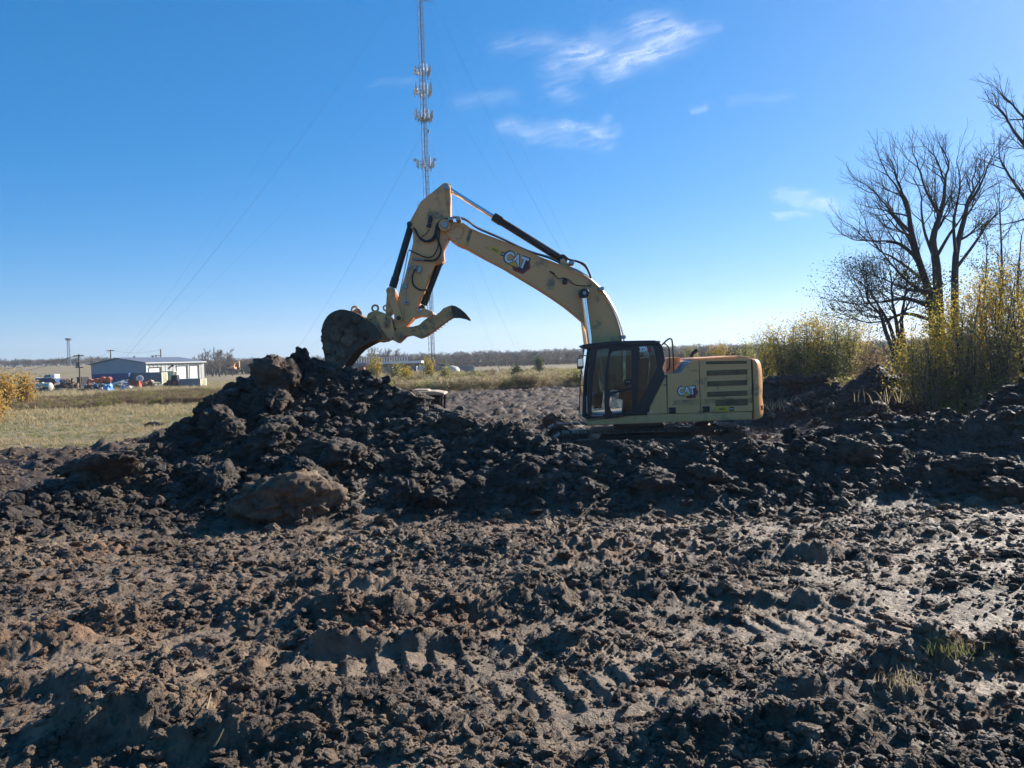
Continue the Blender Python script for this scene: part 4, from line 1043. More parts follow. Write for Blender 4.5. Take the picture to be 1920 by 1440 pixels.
for yy in (YS + .4, YS + .58):
    MB().tube(P3(ZC([(470, 1060), (440, 930), (400, 800)]), yy), .016, 6).build('travel_lever', STEEL, cab)
MB().box(P3(ZC([(650, 870)]), YS + .2)[0], (.12, .10, .10)).build('document_box', WHITE, cab, 0.01)
# mirror
mir = MB().prism(pl(ZC([(155, 375), (240, 360), (248, 500), (235, 516), (158, 516)]), YS - .1), YS - .16, YS - .07).build('side_mirror', BLK, cab, 0.02)
MB().prism(pl(ZC([(168, 385), (232, 372), (238, 478), (170, 484)]), YS - .165), YS - .168, YS - .162).build('mirror_glass', CHROME, mir, 0.004)
MB().tube(catmull(P3(ZC([(190, 360), (195, 342), (260, 335), (330, 340)]), YS - .08), 3), .012, 6).build('mirror_arm', BLK, mir)
MB().tube(P3(ZC([(215, 545), (205, 640), (203, 735)]), YS - .1), .014, 6).build('grab_handle', BLK, cab)
MB().tube(P3(ZC([(203, 735), (240, 738)]), YS - .1), .012, 6).build('grab_handle', BLK, cab)

# --- undercarriage
ux0, ux1 = W(1028, 820, 19.7).x, W(1408, 815, 19.7).x
TH_ = 0.98; wr = TH_ / 2 - .06
tz = EX_GROUND + TH_ / 2
def track_path():
    """stadium loop: (x, z, angle) at equal pitch"""
    L = (ux1 - ux0) - 2 * wr - .12; per = 2 * L + 2 * math.pi * wr; n = 46; out = []
    for i in range(n):
        s = per * i / n
        if s < L: out.append((ux0 + wr + .06 + s, tz + wr, 0.0))
        elif s < L + math.pi * wr: a = (s - L) / wr; out.append((ux1 - wr - .06 + wr * math.sin(a), tz + wr * math.cos(a), a))
        elif s < 2 * L + math.pi * wr: q = s - L - math.pi * wr; out.append((ux1 - wr - .06 - q, tz - wr, math.pi))
        else: a = (s - 2 * L - math.pi * wr) / wr; out.append((ux0 + wr + .06 - wr * math.sin(a), tz - wr * math.cos(a), math.pi + a))
    return out
shoe = MB(); shoe.box((0, 0, .02), (.195, .68, .03)); shoe.box((-.07, 0, .05), (.02, .68, .045)); shoe.box((0, 0, .045), (.02, .68, .035)); shoe.box((.07, 0, .045), (.02, .68, .03))
shoe_me = shoe.mesh('track_shoe', TRACK)
exo = Vector(ex.location)
for yk, lab in ((20.02, 'near muddy track'), (22.78, 'far muddy track')):
    tr = MB().prism([(ux0 + .25, tz - .30), (ux1 - .25, tz - .30), (ux1 - .25, tz + .26), (ux0 + .25, tz + .26)], yk - .20, yk + .20).build('track', TRACK, ex, 0.03)
    tr['label'] = lab
    for x, z, a in track_path():
        o = bpy.data.objects.new('track_shoe', shoe_me); COL.objects.link(o); o.parent = tr
        o.location = Vector((x, yk, z)) - exo; o.rotation_euler = (0, a, 0)
    for xx, nm in ((ux0 + wr + .06, 'idler_wheel'), (ux1 - wr - .06, 'drive_sprocket')):
        MB().lathe((xx, yk - .16, tz), (xx, yk + .16, tz), [(0, .12), (0, .34), (.3, .40), (.7, .40), (1, .34), (1, .12)], 24).build(nm, TRACK, tr)
    for k in range(7):
        xx = ux0 + .85 + (ux1 - ux0 - 1.7) * k / 6; MB().cyl((xx, yk - .2, tz - .30), (xx, yk + .2, tz - .30), .13, 14).build('track_roller', TRACK, tr)
MB().prism([(ux0 + 1.2, tz - .1), (ux1 - 1.2, tz - .1), (ux1 - 1.4, tz + .36), (ux0 + 1.4, tz + .36)], 20.22, 22.58).build('car_body', TRACK, ex, 0.04)
mid = (ux0 + ux1) / 2
dz_ = pl([(1215, 796)], YC)[0][1]
MB().cyl((mid, YC, tz + .34), (mid, YC, dz_ + .02), .70, 28).build('swing_ring', TRACK, ex, 0.02)

# --- lettering
def text_mesh(txt, h, bold=0.0, sx=1.0, thick=0.0):
    cu = bpy.data.curves.new('lettering', 'FONT'); cu.body = txt; cu.size = h / 0.72; cu.offset = bold; cu.align_x = 'CENTER'; cu.align_y = 'CENTER'; cu.extrude = thick
    cu.resolution_u = 4
    o = bpy.data.objects.new('lettering', cu); COL.objects.link(o)
    dg = bpy.context.evaluated_depsgraph_get(); me = bpy.data.meshes.new_from_object(o.evaluated_get(dg))
    bpy.data.objects.remove(o); bpy.data.curves.remove(cu)
    for v in me.vertices: v.co.x *= sx
    return me
def letters(name, txt, px, Y, h, parent, mat, rot=0.0, bold=0.0, sx=1.0, thick=.001):
    me = text_mesh(txt, h, bold, sx, thick); me.materials.clear(); me.materials.append(mat)
    o = bpy.data.objects.new(name, me); COL.objects.link(o); o.parent = parent
    p = W(*px, Y); o.location = p - exo; o.rotation_euler = (R(90), -rot, 0)
    return o
def cat_badge(px, Y, h, rot, parent):
    """white CAT letters with a yellow triangle, dark edge and red hexagon tail"""
    p = W(*px, Y); c, s = math.cos(rot), math.sin(rot)
    T = lambda x, z: (p.x + x * c - z * s, p.z + x * s + z * c)
    hexa = [T(h * x, h * z) for x, z in ((-.15, -.62), (.12, -.95), (1.05, -.95), (1.50, -.2), (1.15, .55), (.6, .55), (.6, -.5))]
    hexi = [T(h * x, h * z) for x, z in ((.0, -.62), (.22, -.82), (.98, -.82), (1.34, -.2), (1.05, .42), (.6, .42), (.6, -.5))]
    b = MB().prism(hexa, Y - .002, Y + .001).build('logo_backing', RED, parent)
    MB().prism(hexi, Y - .004, Y - .0022).build('logo_inset', paint('decal_maroon', (0.10, 0.03, 0.035), 0.45), b)
    letters('letter_edge', 'CAT', px, Y - .006, h * 1.05, b, BLK, rot, h * .11, .80)
    letters('lettering', 'CAT', px, Y - .010, h * .98, b, WHITE, rot, h * .055, .80)
    tri = [T(h * x, h * z) for x, z in ((-.52, -.56), (.42, -.56), (-.03, -.08))]
    MB().prism([T(h * x, h * z) for x, z in ((-.62, -.60), (.52, -.60), (-.03, -.0))], Y - .013, Y - .0125).build('triangle_edge', BLK, b)
    MB().prism(tri, Y - .015, Y - .014).build('triangle', DECY, b)
def dealer_tag(pxa, pxb, Y, h, rot, parent):
    """yellow HOLT plate with a small dark CAT square beside it"""
    p = W(*pxa, Y); c, s = math.cos(rot), math.sin(rot)
    def quad(p, w, h): return [(p.x + x * c - z * s, p.z + x * s + z * c) for x, z in ((-w, -h), (w, -h), (w, h), (-w, h))]
    b = MB().prism(quad(p, h * 1.42, h * .5), Y - .002, Y + .001).build('dealer_plate', DECY, parent)
    letters('lettering', 'HOLT', pxa, Y - .004, h * .42, b, BLK, rot, .003, 1.0)
    q = W(*pxb, Y); b2 = MB().prism(quad(q, h * .48, h * .46), Y - .002, Y + .001).build('dealer_plate', BLK, parent)
    letters('lettering', 'CAT', pxb, Y - .004, h * .30, b2, WHITE, rot, .003, 1.0)
slope = math.atan2(pl([(800 + 290 / 4.235, 320 + 420 / 4.235)], BY0)[0][1] - pl([(800 + 900 / 4.235, 320 + 684 / 4.235)], BY0)[0][1], pl([(800 + 900 / 4.235, 320)], BY0)[0][0] - pl([(800 + 290 / 4.235, 320)], BY0)[0][0])
cat_badge(Z3([(708, 712)])[0], BY0 - .004, .30, -slope + R(2), boom)
dealer_tag(Z3([(545, 632)])[0], Z3([(605, 662)])[0], BY0 - .004, .115, -slope, boom)
cat_badge(ZS([(762, 665)])[0], YS - .004, .205, R(1.7), d1)
dealer_tag(ZS([(1240, 903)])[0], ZS([(1365, 900)])[0], YS - .004, .115, R(1.7), d2)
letters('lettering', '326', ZC([(1053, 253)])[0], CY0 - .012, .115, cab, WHITE, R(1.7), .006, .92)
hx = pl(ZC([(1118, 218), (1150, 222), (1168, 250), (1150, 288), (1118, 292)]), CY0)
MB().prism(hx, CY0 - .010, CY0 - .009).build('model_badge', RED, cab)
# ------------------------------------------------------------------ compact loader half hidden behind the heap
LY = 29.0
lp = W(800, 780, LY); lz = gz(lp.x, LY)
ld = thing('compact_loader', 'small machine with pale cab roof half hidden behind the dirt heap', 'loader', (lp.x, LY, lz))
LPAINT = paint('loader_paint', (0.50, 0.38, 0.24), 0.45, var=0.1)
LGLASS = glassmat('loader_glass', (0.16, 0.30, 0.38))
zr = W(800, 735, LY).z
x0, x1 = W(764, 735, LY).x, W(833, 735, LY).x
MB().prism([(x0 - .02, zr - .05), (x1 + .08, zr - .10), (x1 + .06, zr - .02), (x1 - .3, zr + .05), (x0 + .3, zr + .07), (x0 - .02, zr + .02)], LY - .75, LY + .75).build('cab_roof', LPAINT, ld, 0.03)
MB().prism([(x0 + .2, zr + .06), (x1 - .5, zr + .05), (x1 - .6, zr + .11), (x0 + .3, zr + .12)], LY - .45, LY + .45).build('roof_unit', LPAINT, ld, 0.02)
for xx in (x0 + .08, x1 - .40, x1 - .04):
    for yy in (LY - .68, LY + .66):
        MB().prism([(xx - .04, zr - .06), (xx + .05, zr - .06), (xx + .0, lz + .75), (xx - .09, lz + .75)], yy - .035, yy + .035).build('cab_post', BLK, ld, 0.01)
for a, b in ((x0 + .14, x1 - .46), (x1 - .36, x1 - .09)):
    MB().prism([(a, zr - .08), (b, zr - .08), (b - .04, lz + .8), (a - .04, lz + .8)], LY - .66, LY - .65).build('cab_window', LGLASS, ld)
MB().box(((x0 + x1) / 2, LY, lz + .62), (x1 - x0 + .5, 1.3, .45)).build('body', LPAINT, ld, 0.05)
MB().box(((x0 + x1) / 2 - .03, LY + .05, (lz + .84 + zr - .12) / 2), (x1 - x0 - .2, 1.2, zr - .08 - lz - .84)).build('seat_bay', BLK, ld, 0.05)
MB().prism([(x0 - .5, lz + .9), (x0 + .2, lz + 1.2), (x0 + .2, lz + .5), (x0 - .5, lz + .5)], LY - .5, LY + .5).build('engine_cover', LPAINT, ld, 0.05)
for s in (-1, 1):
    MB().prism([(x0 - .4, lz + .08), (x0 - .25, lz), (x1 + .25, lz), (x1 + .4, lz + .1), (x1 + .25, lz + .42), (x0 - .2, lz + .5)], LY + s * .62 - .2, LY + s * .62 + .2).build('track', RUB, ld, 0.06)
    MB().prism([(x0 - .5, lz + 1.05), (x1 + .2, lz + .75), (x1 + .6, lz + .2), (x1 + .7, lz + .25), (x1 + .3, lz + .9), (x0 - .4, lz + 1.2)], LY + s * .82 - .05, LY + s * .82 + .05).build('lift_arm', LPAINT, ld, 0.02)
MB().prism([(x1 + .55, lz + .05), (x1 + 1.1, lz + .02), (x1 + .75, lz + .15), (x1 + .7, lz + .6), (x1 + .55, lz + .6)], LY - .9, LY + .9).build('bucket', DIRTY, ld, 0.02)
q = W(812, 737, LY - .7); MB().box((q.x, LY - .72, q.z), (.10, .02, .07)).build('lamp', WHITE, ld)

# ------------------------------------------------------------------ guyed lattice tower
TY = 150.0
tb = W(811.5, 694, TY); TX = tb.x; TZ = float(base_z(np.array([TX]), np.array([TY]))[0])
GALV = paint('galvanised_steel', (0.20, 0.21, 0.23), 0.5, metal=0.3, var=0.1)
PANEL = paint('antenna_shell', (0.50, 0.51, 0.53), 0.5)
WIRE = paint('guy_strand', (0.08, 0.085, 0.10), 0.6)
tw = thing('radio_mast', 'tall guyed lattice mast with four rings of antennas behind the excavator', 'tower', (TX, TY, TZ))
H_T, FW = 108.0, 1.15
legs = [Vector((TX + FW / math.sqrt(3) * math.cos(a), TY + FW / math.sqrt(3) * math.sin(a), 0)) for a in (R(200), R(320), R(80))]
m = MB()
for l in legs: m.cyl((l.x, l.y, TZ), (l.x, l.y, TZ + H_T), .055, 6)
m.build('mast_legs', GALV, tw)
m = MB(); k = 0; z = TZ + .6
while z < TZ + 92:
    for i in range(3):
        a, b = legs[i], legs[(i + 1) % 3]
        m.cyl((a.x, a.y, z), (b.x, b.y, z), .03, 3)
        p, q = (a, b) if k % 2 else (b, a)
        m.cyl((p.x, p.y, z), (q.x, q.y, z + 1.15), .026, 3)
    z += 1.15; k += 1
o = m.build('lattice_bracing', GALV, tw); o['kind'] = 'stuff'
MB().tube([(TX - .1, TY - .2, TZ), (TX - .1, TY - .2, TZ + 88)], .09, 5).build('feed_line', paint('coax_black', (0.03, 0.03, 0.035), 0.6), tw)
def platform(v, spread, n, tall, seed, heavy=False):
    r = random.Random(seed); c = W(800, v, TY).z
    ring = MB()
    for s in range(3):
        a = R(20 + 120 * s); d = Vector((math.cos(a), math.sin(a), 0)); t = Vector((-d.y, d.x, 0)); p = Vector((TX, TY, c)) + d * spread * .75
        for dz in (-.35, .35):
            ring.cyl(p - t * spread * .75 + Vector((0, 0, dz)), p + t * spread * .75 + Vector((0, 0, dz)), .045, 5)
            ring.cyl(Vector((TX, TY, c + dz)), p + Vector((0, 0, dz)), .045, 5)
    if heavy: ring.lathe((TX, TY, c - 1.0), (TX, TY, c - .55), [(0, .5), (.2, .9), (.8, 1.2), (1, 1.2)], 10)
    fr = ring.build('antenna_frame', GALV, tw)
    for s in range(3):
        a = R(20 + 120 * s); d = Vector((math.cos(a), math.sin(a), 0)); t = Vector((-d.y, d.x, 0)); p = Vector((TX, TY, c)) + d * (spread * .75 + .16)
        for i in range(n):
            f = -1 + 2 * i / (n - 1); h = tall * r.uniform(.7, 1.15); q = p + t * (f * spread * .72) + Vector((0, 0, r.uniform(-.25, .25)))
            rot = Matrix.Rotation(a, 3, 'Z')
            MB().box(q, (.16, .30 if r.random() < .6 else .2, h), rot).build('panel_antenna', PANEL, fr, 0.03)
            MB().cyl(q - d * .16 - Vector((0, 0, h * .65)), q - d * .16 + Vector((0, 0, h * .65)), .035, 5).build('antenna_pipe', GALV, fr)
            if r.random() < .6: MB().box(q - d * .35 + Vector((0, 0, -.2)), (.2, .3, .45), rot).build('radio_unit', PANEL, fr)
platform(133, 1.5, 4, 1.5, 1); platform(170, 1.55, 4, 1.9, 2); platform(217, 1.6, 4, 1.8, 3, True); platform(308, 1.55, 3, 1.5, 4)
for u, v in ((778, 301), (814, 300)):
    q = W(u, v, TY); MB().lathe(q, q + Vector((.08, -.28, 0)), [(0, .05), (.3, .28), (1, .36)], 12).build('dish_antenna', PANEL, tw)
MB().cyl(W(790, 1, TY), W(811, 3, TY), .06, 5).build('side_arm', GALV, tw)
MB().box(W(803, 246, TY), (.4, .4, .5)).build('beacon', GALV, tw)
def gpoint(u, Y):
    p = W(u, 690, Y); return Vector((p.x, Y, float(base_z(np.array([p.x]), np.array([Y]))[0])))
lv = lambda v: W(797, v, TY).z
GUYS = [(gpoint(186, 152), (lv(100), lv(-60), lv(-60) + .6, lv(-190)), .9), (gpoint(520, 205), (lv(240), lv(236), lv(392)), .8),
        (gpoint(1190, 118), (lv(97), lv(-60), lv(-52), lv(-190)), 1.0), (gpoint(985, 210), (lv(240), lv(236), lv(-60)), .8), (gpoint(940, 150), (lv(300), lv(236)), .7)]
for A, hs, sag in GUYS:
    for h in hs:
        B = Vector((TX, TY, h)); L = (B - A).length
        pts = [A.lerp(B, t) - Vector((0, 0, sag * L * .035 * 4 * t * (1 - t))) for t in [i / 14 for i in range(15)]]
        MB().tube(pts, .008, 4).build('guy_wire', WIRE, tw)
    MB().cyl(A, A + (Vector((TX, TY, 30)) - A).normalized() * 2.2, .06, 6).build('guy_anchor', GALV, tw)

# ------------------------------------------------------------------ yard on the left: shed, containers, junk
def Z0(x, y): return float(base_z(np.array([x]), np.array([y]))[0])
def spot(u, Y):
    p = W(u, 700, Y); return Vector((p.x, Y, Z0(p.x, Y)))
class Fr:
    """local frame: origin, yaw; local x along the front, y away, z up"""
    def __init__(s, o, yaw): s.o = Vector(o); s.r = Matrix.Rotation(yaw, 3, 'Z')
    def p(s, x, y, z): return s.o + s.r @ Vector((x, y, z))
    def box(s, m, x0, x1, y0, y1, z0, z1):
        return m.add([s.p(x, y, z) for x in (x0, x1) for y in (y0, y1) for z in (z0, z1)], [(0, 1, 3, 2), (4, 6, 7, 5), (0, 4, 5, 1), (2, 3, 7, 6), (0, 2, 6, 4), (1, 5, 7, 3)])
def wallribs(fr, m, x0, x1, y, z0, z1, pitch, d):
    n = max(1, int((x1 - x0) / pitch))
    for i in range(n): fr.box(m, x0 + (x1 - x0) * (i + .1) / n, x0 + (x1 - x0) * (i + .55) / n, y - d, y, z0, z1)
SH_G = paint('shed_sheet_grey', (0.30, 0.315, 0.34), 0.5, metal=0.2, var=0.08, scale=.4)
SH_L = paint('shed_sheet_pale', (0.47, 0.47, 0.44), 0.5, var=0.12, scale=.5)
ROOFM = paint('shed_roof', (0.16, 0.17, 0.20), 0.45, var=0.1, scale=.4)
DOORW = paint('roller_door_white', (0.78, 0.78, 0.77), 0.5, var=0.04)
DARK = paint('dark_opening', (0.03, 0.03, 0.035), 0.8)
SY = 141.0
so = spot(273, SY)
sh = thing('metal_shed', 'long grey metal shed with three white roller doors in the yard', 'building', so)
BETA = R(20)
fr = Fr(so, R(90) - BETA)          # local x runs back along the door wall, local y to the gable side (left)
Ls, Ws = 15.0, 13.2
ze = W(273, 680.5, SY).z - so.z; zr_ = ze + .95
m = MB(); fr.box(m, 0, Ls, 0, .2, 0, ze); wallribs(fr, m, 0, Ls, 0, 0, ze, .9, .05); m.build('door_wall', SH_L, sh)
m = MB()
m.add([fr.p(0, 0.0, 0), fr.p(0, Ws, 0), fr.p(0, Ws, ze), fr.p(0, Ws / 2, zr_), fr.p(0, 0, ze), fr.p(.2, 0, 0), fr.p(.2, Ws, 0), fr.p(.2, Ws, ze), fr.p(.2, Ws / 2, zr_), fr.p(.2, 0, ze)], [(0, 1, 2, 3, 4), (9, 8, 7, 6, 5)])
m.build('gable_wall', SH_G, sh)
m = MB(); fr.box(m, 0, Ls, Ws - .2, Ws, 0, ze); m.build('back_wall', SH_G, sh)
m = MB(); fr.box(m, Ls - .2, Ls, .2, Ws - .2, 0, ze); m.build('end_wall', SH_G, sh)
for a, b in ((-.4, Ws / 2), (Ws / 2, Ws + .4)):
    za = ze - .05 if a < 0 else zr_ + .05; zb_ = zr_ + .05 if a < 0 else ze - .05
    m = MB(); m.add([fr.p(x, y, z + d) for x in (-.35, Ls + .3) for (y, z) in ((a, za), (b, zb_)) for d in (0, .16)], [(0, 1, 3, 2), (4, 6, 7, 5), (0, 4, 5, 1), (2, 3, 7, 6), (0, 2, 6, 4), (1, 5, 7, 3)])
    m.build('roof_slope', ROOFM, sh)
m = MB(); fr.box(m, -.3, Ls + .3, -.45, -.2, ze - .12, ze + .06); m.build('gutter', paint('gutter_white', (.6, .6, .6), .5), sh)
for a, b, h in ((.8, 3.2, 3.1), (7.6, 9.9, 3.3), (11.0, 13.0, 3.35)):
    m = MB(); fr.box(m, a, b, -.10, -.052, 0, h); d = m.build('roller_door', DOORW, sh)
    m = MB(); fr.box(m, b + .0, b + .5, -.12, -.053, 0, h + .1); m.build('jamb_shade', DARK, d)  # dark strip beside the door, put in as painted jamb shade
    m = MB(); fr.box(m, a - .1, b + .55, -.16, -.125, h + .02, h + .2); m.build('door_lintel', DARK, d)
m = MB(); fr.box(m, .05, .3, -.14, -.06, 0, ze); m.build('downpipe', paint('downpipe_white', (.7, .7, .68), .5), sh)
m = MB(); fr.box(m, 5.9, 6.5, -.3, -.06, 1.4, 1.9); m.build('wall_unit', PANEL, sh)
m = MB(); fr.box(m, 6.2, 6.5, -.5, -.06, ze - .8, ze - .5); m.build('wall_lamp', DARK, sh)
for xx in (4.0, 8.5):
    m = MB(); m.cyl(fr.p(xx, Ws / 2, zr_), fr.p(xx, Ws / 2, zr_ + .45), .22, 8); m.build('roof_vent', GALV, sh)

def container(u0, u1, Y, vt, mat, endmat, label, wid=2.4, yaw=0.0, h=None, name='shipping_container', group=None):
    a, b = spot(u0, Y), spot(u1, Y); L = (b.x - a.x)
    o = thing(name, label, 'container', a, group); f = Fr(a, yaw)
    hh = (W((u0 + u1) / 2, vt, Y).z - a.z) if h is None else h
    m = MB(); f.box(m, 0, L, .06, wid, .12, hh - .08); wallribs(f, m, .15, L - .15, .06, .2, hh - .15, .28, .04); m.build('box_walls', mat, o)
    m = MB(); f.box(m, -.02, L + .02, 0, wid + .02, hh - .08, hh); f.box(m, -.02, L + .02, 0, .1, 0, .13); m.build('rails', mat, o)
    m = MB(); f.box(m, L, L + .05, .1, wid - .05, .15, hh - .1); e = m.build('end_doors', endmat, o)
    m = MB()
    for yy in (.6, 1.0, 1.4, 1.8): m.cyl(f.p(L + .08, yy * wid / 2.4, .2), f.p(L + .08, yy * wid / 2.4, hh - .15), .03, 5)
    m.build('lock_bars', GALV, e)
    return o
BLU = paint('container_blue', (0.035, 0.085, 0.22), 0.5, var=0.15, scale=.5)
BLG = paint('container_slate', (0.13, 0.16, 0.20), 0.55, var=0.2, scale=.5)
GRY = paint('container_grey', (0.22, 0.23, 0.24), 0.55, var=0.15, scale=.5)
CRM = paint('container_cream', (0.66, 0.60, 0.40), 0.55, var=0.12, scale=.5)
WHT = paint('painted_white', (0.75, 0.75, 0.73), 0.5, var=0.06, scale=.5)
REDB = paint('oxide_red', (0.22, 0.055, 0.04), 0.6, var=0.2, scale=.8)
ORG = paint('drum_orange', (0.62, 0.13, 0.05), 0.5, var=0.1, scale=2)
GRN = paint('tank_green', (0.13, 0.16, 0.08), 0.55, var=0.15, scale=1)
RUST = paint('rusty_scrap', (0.16, 0.09, 0.055), 0.8, var=0.5, scale=1.2)
CNV = paint('tanker_cream', (0.50, 0.47, 0.36), 0.5, var=0.12, scale=.6)
container(171, 240, 131, 700.5, BLU, BLU, 'dark blue shipping container in front of the grey shed')
container(240.5, 302, 132, 698.5, BLG, CRM, 'slate-grey ribbed container end to end with the blue one')
container(337, 374, 118, 710, GRY, CRM, 'grey open bin with a sunlit cream end beside the heap', wid=2.6, name='steel_bin')
container(303, 325, 136, 696, CRM, CRM, 'low cream panelled box leaning by the shed doors', wid=1.2, name='panel_box')
container(143, 152, 128, 707, DARK, DARK, 'black box trailer standing by the utility pole', wid=2.2, name='box_trailer')
def drum(u, v, Y, rpx, L, yaw, body, end, label, group=None, cat='drum', name='steel_drum', ring=None):
    c = W(u, v, Y); r = rpx * Y / FPX; o = thing(name, label, cat, (c.x, Y, c.z - r), group)
    d = Vector((math.sin(yaw), -math.cos(yaw), 0))
    b = MB().cyl(c - d * L, c, r, 18).build('drum_shell', body, o, 0.01)
    MB().lathe(c, c + d * .06, [(0, r * .99), (1, r * .94)], 18).build('drum_end', end, b)
    MB().cyl(c + d * .06, c + d * .10, r * .12, 8).build('bung', RUST, b)
    if ring: MB().lathe(c + d * .061, c + d * .075, [(0, r * .62), (1, r * .60)], 18).build('end_opening', ring, b)
    m = MB()
    for q in (.25, .75): m.box(c - d * L * q - Vector((0, 0, r + .10)), (.9 * r * 2, .2, .22))
    m.build('cradle', RUST, o)
    return o
for u, v, w_ in ((168, 715, 'first, lowest'), (180, 714, 'second'), (191.5, 711, 'third'), (202, 711, 'fourth, topmost')):
    drum(u, v, 124, 4.6, 1.9, R(18), REDB, ORG, 'orange-ended red drum, %s of the four counted from the pole' % w_, 'orange-ended drums')
drum(262, 710, 121, 6.4, 2.1, R(28), GRN, WHT, 'green horizontal tank with a white ring on its end', None, 'tank', 'storage_tank', PANEL)
def crate(u0, u1, Y, v0, v1, mat, label, cat, name, dep=1.6, endmat=None, yaw=0.0):
    a = spot(u0, Y); L = spot(u1, Y).x - a.x; zt = W((u0 + u1) / 2, v0, Y).z - a.z; zb2 = max(0.0, W((u0 + u1) / 2, v1, Y).z - a.z)
    o = thing(name, label, cat, a); f = Fr(a, yaw)
    m = MB(); f.box(m, 0, L, 0, dep, zb2, zt); b = m.build('body', mat, o, 0.04)
    m = MB(); f.box(m, -.05, L + .05, -.05, dep + .05, zt, zt + .06); m.build('lid', mat, o)
    m = MB(); f.box(m, L, L + .04, .08, dep - .08, zb2 + .05, zt - .05); m.build('end_panel', endmat or mat, b)
    m = MB()
    for i in range(3): f.box(m, L * (.12 + .36 * i), L * (.18 + .36 * i), -.04, 0, zb2, zt)
    m.build('stiles', mat, b)
    if zb2 > .1:
        for xx in (.05, L - .15):
            for yy in (.05, dep - .15):
                m = MB(); f.box(m, xx, xx + .1, yy, yy + .1, 0, zb2); m.build('leg', mat, o)
    return o
crate(240, 258, 120, 714.5, 729, REDB, 'dark red steel bin under the green tank', 'bin', 'steel_bin', 1.7, ORG, R(12))
# pale tanker trailer, boat, tarp, tractor, a-frame, scrap
def tanker():
    c0, c1 = spot(58, 110), spot(96, 110); zc_ = W(78, 726, 110).z; r = .62; o = thing('tank_trailer', 'old cream tank trailer parked at the grass edge of the yard', 'trailer', (c0.x, 110, c0.z))
    b = MB().lathe((c0.x, 110, zc_), (c1.x, 110, zc_), [(0, .1), (.0, r * .7), (.05, r), (.95, r), (1, r * .7), (1, .1)], 16).build('tank_body', CNV, o, smooth=True)
    MB().box(((c0.x + c1.x) / 2, 110, zc_ + r), (.5, .4, .2)).build('hatch', CNV, b)
    MB().box(((c0.x + c1.x) / 2, 110, zc_ - r - .05), (c1.x - c0.x, .9, .14)).build('chassis', RUST, o)
    for t in (.18, .72, .84):
        for s in (-.6, .6):
            x = c0.x + (c1.x - c0.x) * t; w = MB().cyl((x, 110 + s - .12, c0.z + .42), (x, 110 + s + .12, c0.z + .42), .42, 16).build('wheel', RUB, o)
            MB().cyl((x, 110 + s - .13, c0.z + .42), (x, 110 + s + .13, c0.z + .42), .2, 10).build('rim', GALV, w)
    MB().box((c0.x - .3, 110, zc_ - .4), (.4, 1.0, 1.1)).build('ladder_end', RUST, o)
tanker()
def boat():
    a, b = spot(66, 122), spot(108, 122); L = b.x - a.x; zb2 = W(88, 717, 122).z; o = thing('motor_boat', 'white motor boat with dark hull stored on blocks behind the tank trailer', 'boat', (a.x, 122, a.z))
    hw = [(0, .05), (.15, .55), (.4, .9), (.75, 1.0), (1, .95)]
    rings = []
    for t, w in hw: x = a.x + L * t; d = .75 * (1 - .35 * (1 - t)); rings.append([(x, 122 - w, zb2 + .55 + .2 * (1 - t)), (x, 122 - w * .7, zb2 + .1), (x, 122, zb2 - .15 + .5 * (1 - t) ** 3), (x, 122 + w * .7, zb2 + .1), (x, 122 + w, zb2 + .55 + .2 * (1 - t))])
    MB().loft(rings).build('hull', BLU, o)
    MB().loft([[(x, y, z + (.06 if i in (0, 4) else .55)) for i, (x, y, z) in enumerate(rg)] for rg in rings]).build('deck', WHT, o)
    MB().prism([(a.x + L * .45, zb2 + .75), (a.x + L * .75, zb2 + .75), (a.x + L * .72, zb2 + 1.2), (a.x + L * .55, zb2 + 1.2)], 122 - .6, 122 + .6).build('windscreen', LGLASS, o)
    MB().prism([(a.x + L * .74, zb2 + .7), (a.x + L * .98, zb2 + .7), (a.x + L * .98, zb2 + 1.25), (a.x + L * .8, zb2 + 1.3)], 122 - .7, 122 + .7).build('cabin', WHT, o, 0.05)
    for t in (.3, .75): MB().box((a.x + L * t, 122, (a.z + zb2) / 2), (.4, 1.2, zb2 - a.z + .3)).build('block', RUST, o)
boat()
def heap_thing(u0, u1, Y, vt, mat, label, cat, name, seed, dep=1.5):
    """lumpy covered pile"""
    a, b = spot(u0, Y), spot(u1, Y); w = (b.x - a.x) / 2; h = W((u0 + u1) / 2, vt, Y).z - a.z; V_, F_ = _ico[4]
    r_ = 1 + .28 * noise3(V_ * 1.8 + seed, seed) + .12 * noise3(V_ * 5 + seed, seed + 1)
    q = V_ * r_[:, None] * np.array([w, dep, h]); q[:, 2] = np.maximum(q[:, 2], 0)
    o = bpy.data.objects.new(name, np_mesh(name, q, F_, mat, False)); COL.objects.link(o); o.location = ((a.x + b.x) / 2, Y, a.z)
    return tag(o, label, cat)
TARP = paint('tarp_blue', (0.12, 0.32, 0.62), 0.45, var=0.15, scale=2)
heap_thing(195, 211, 108, 719.5, TARP, 'bright blue tarpaulin bunched over a pile in the junk yard', 'tarp', 'tarpaulin', 4, 1.0)
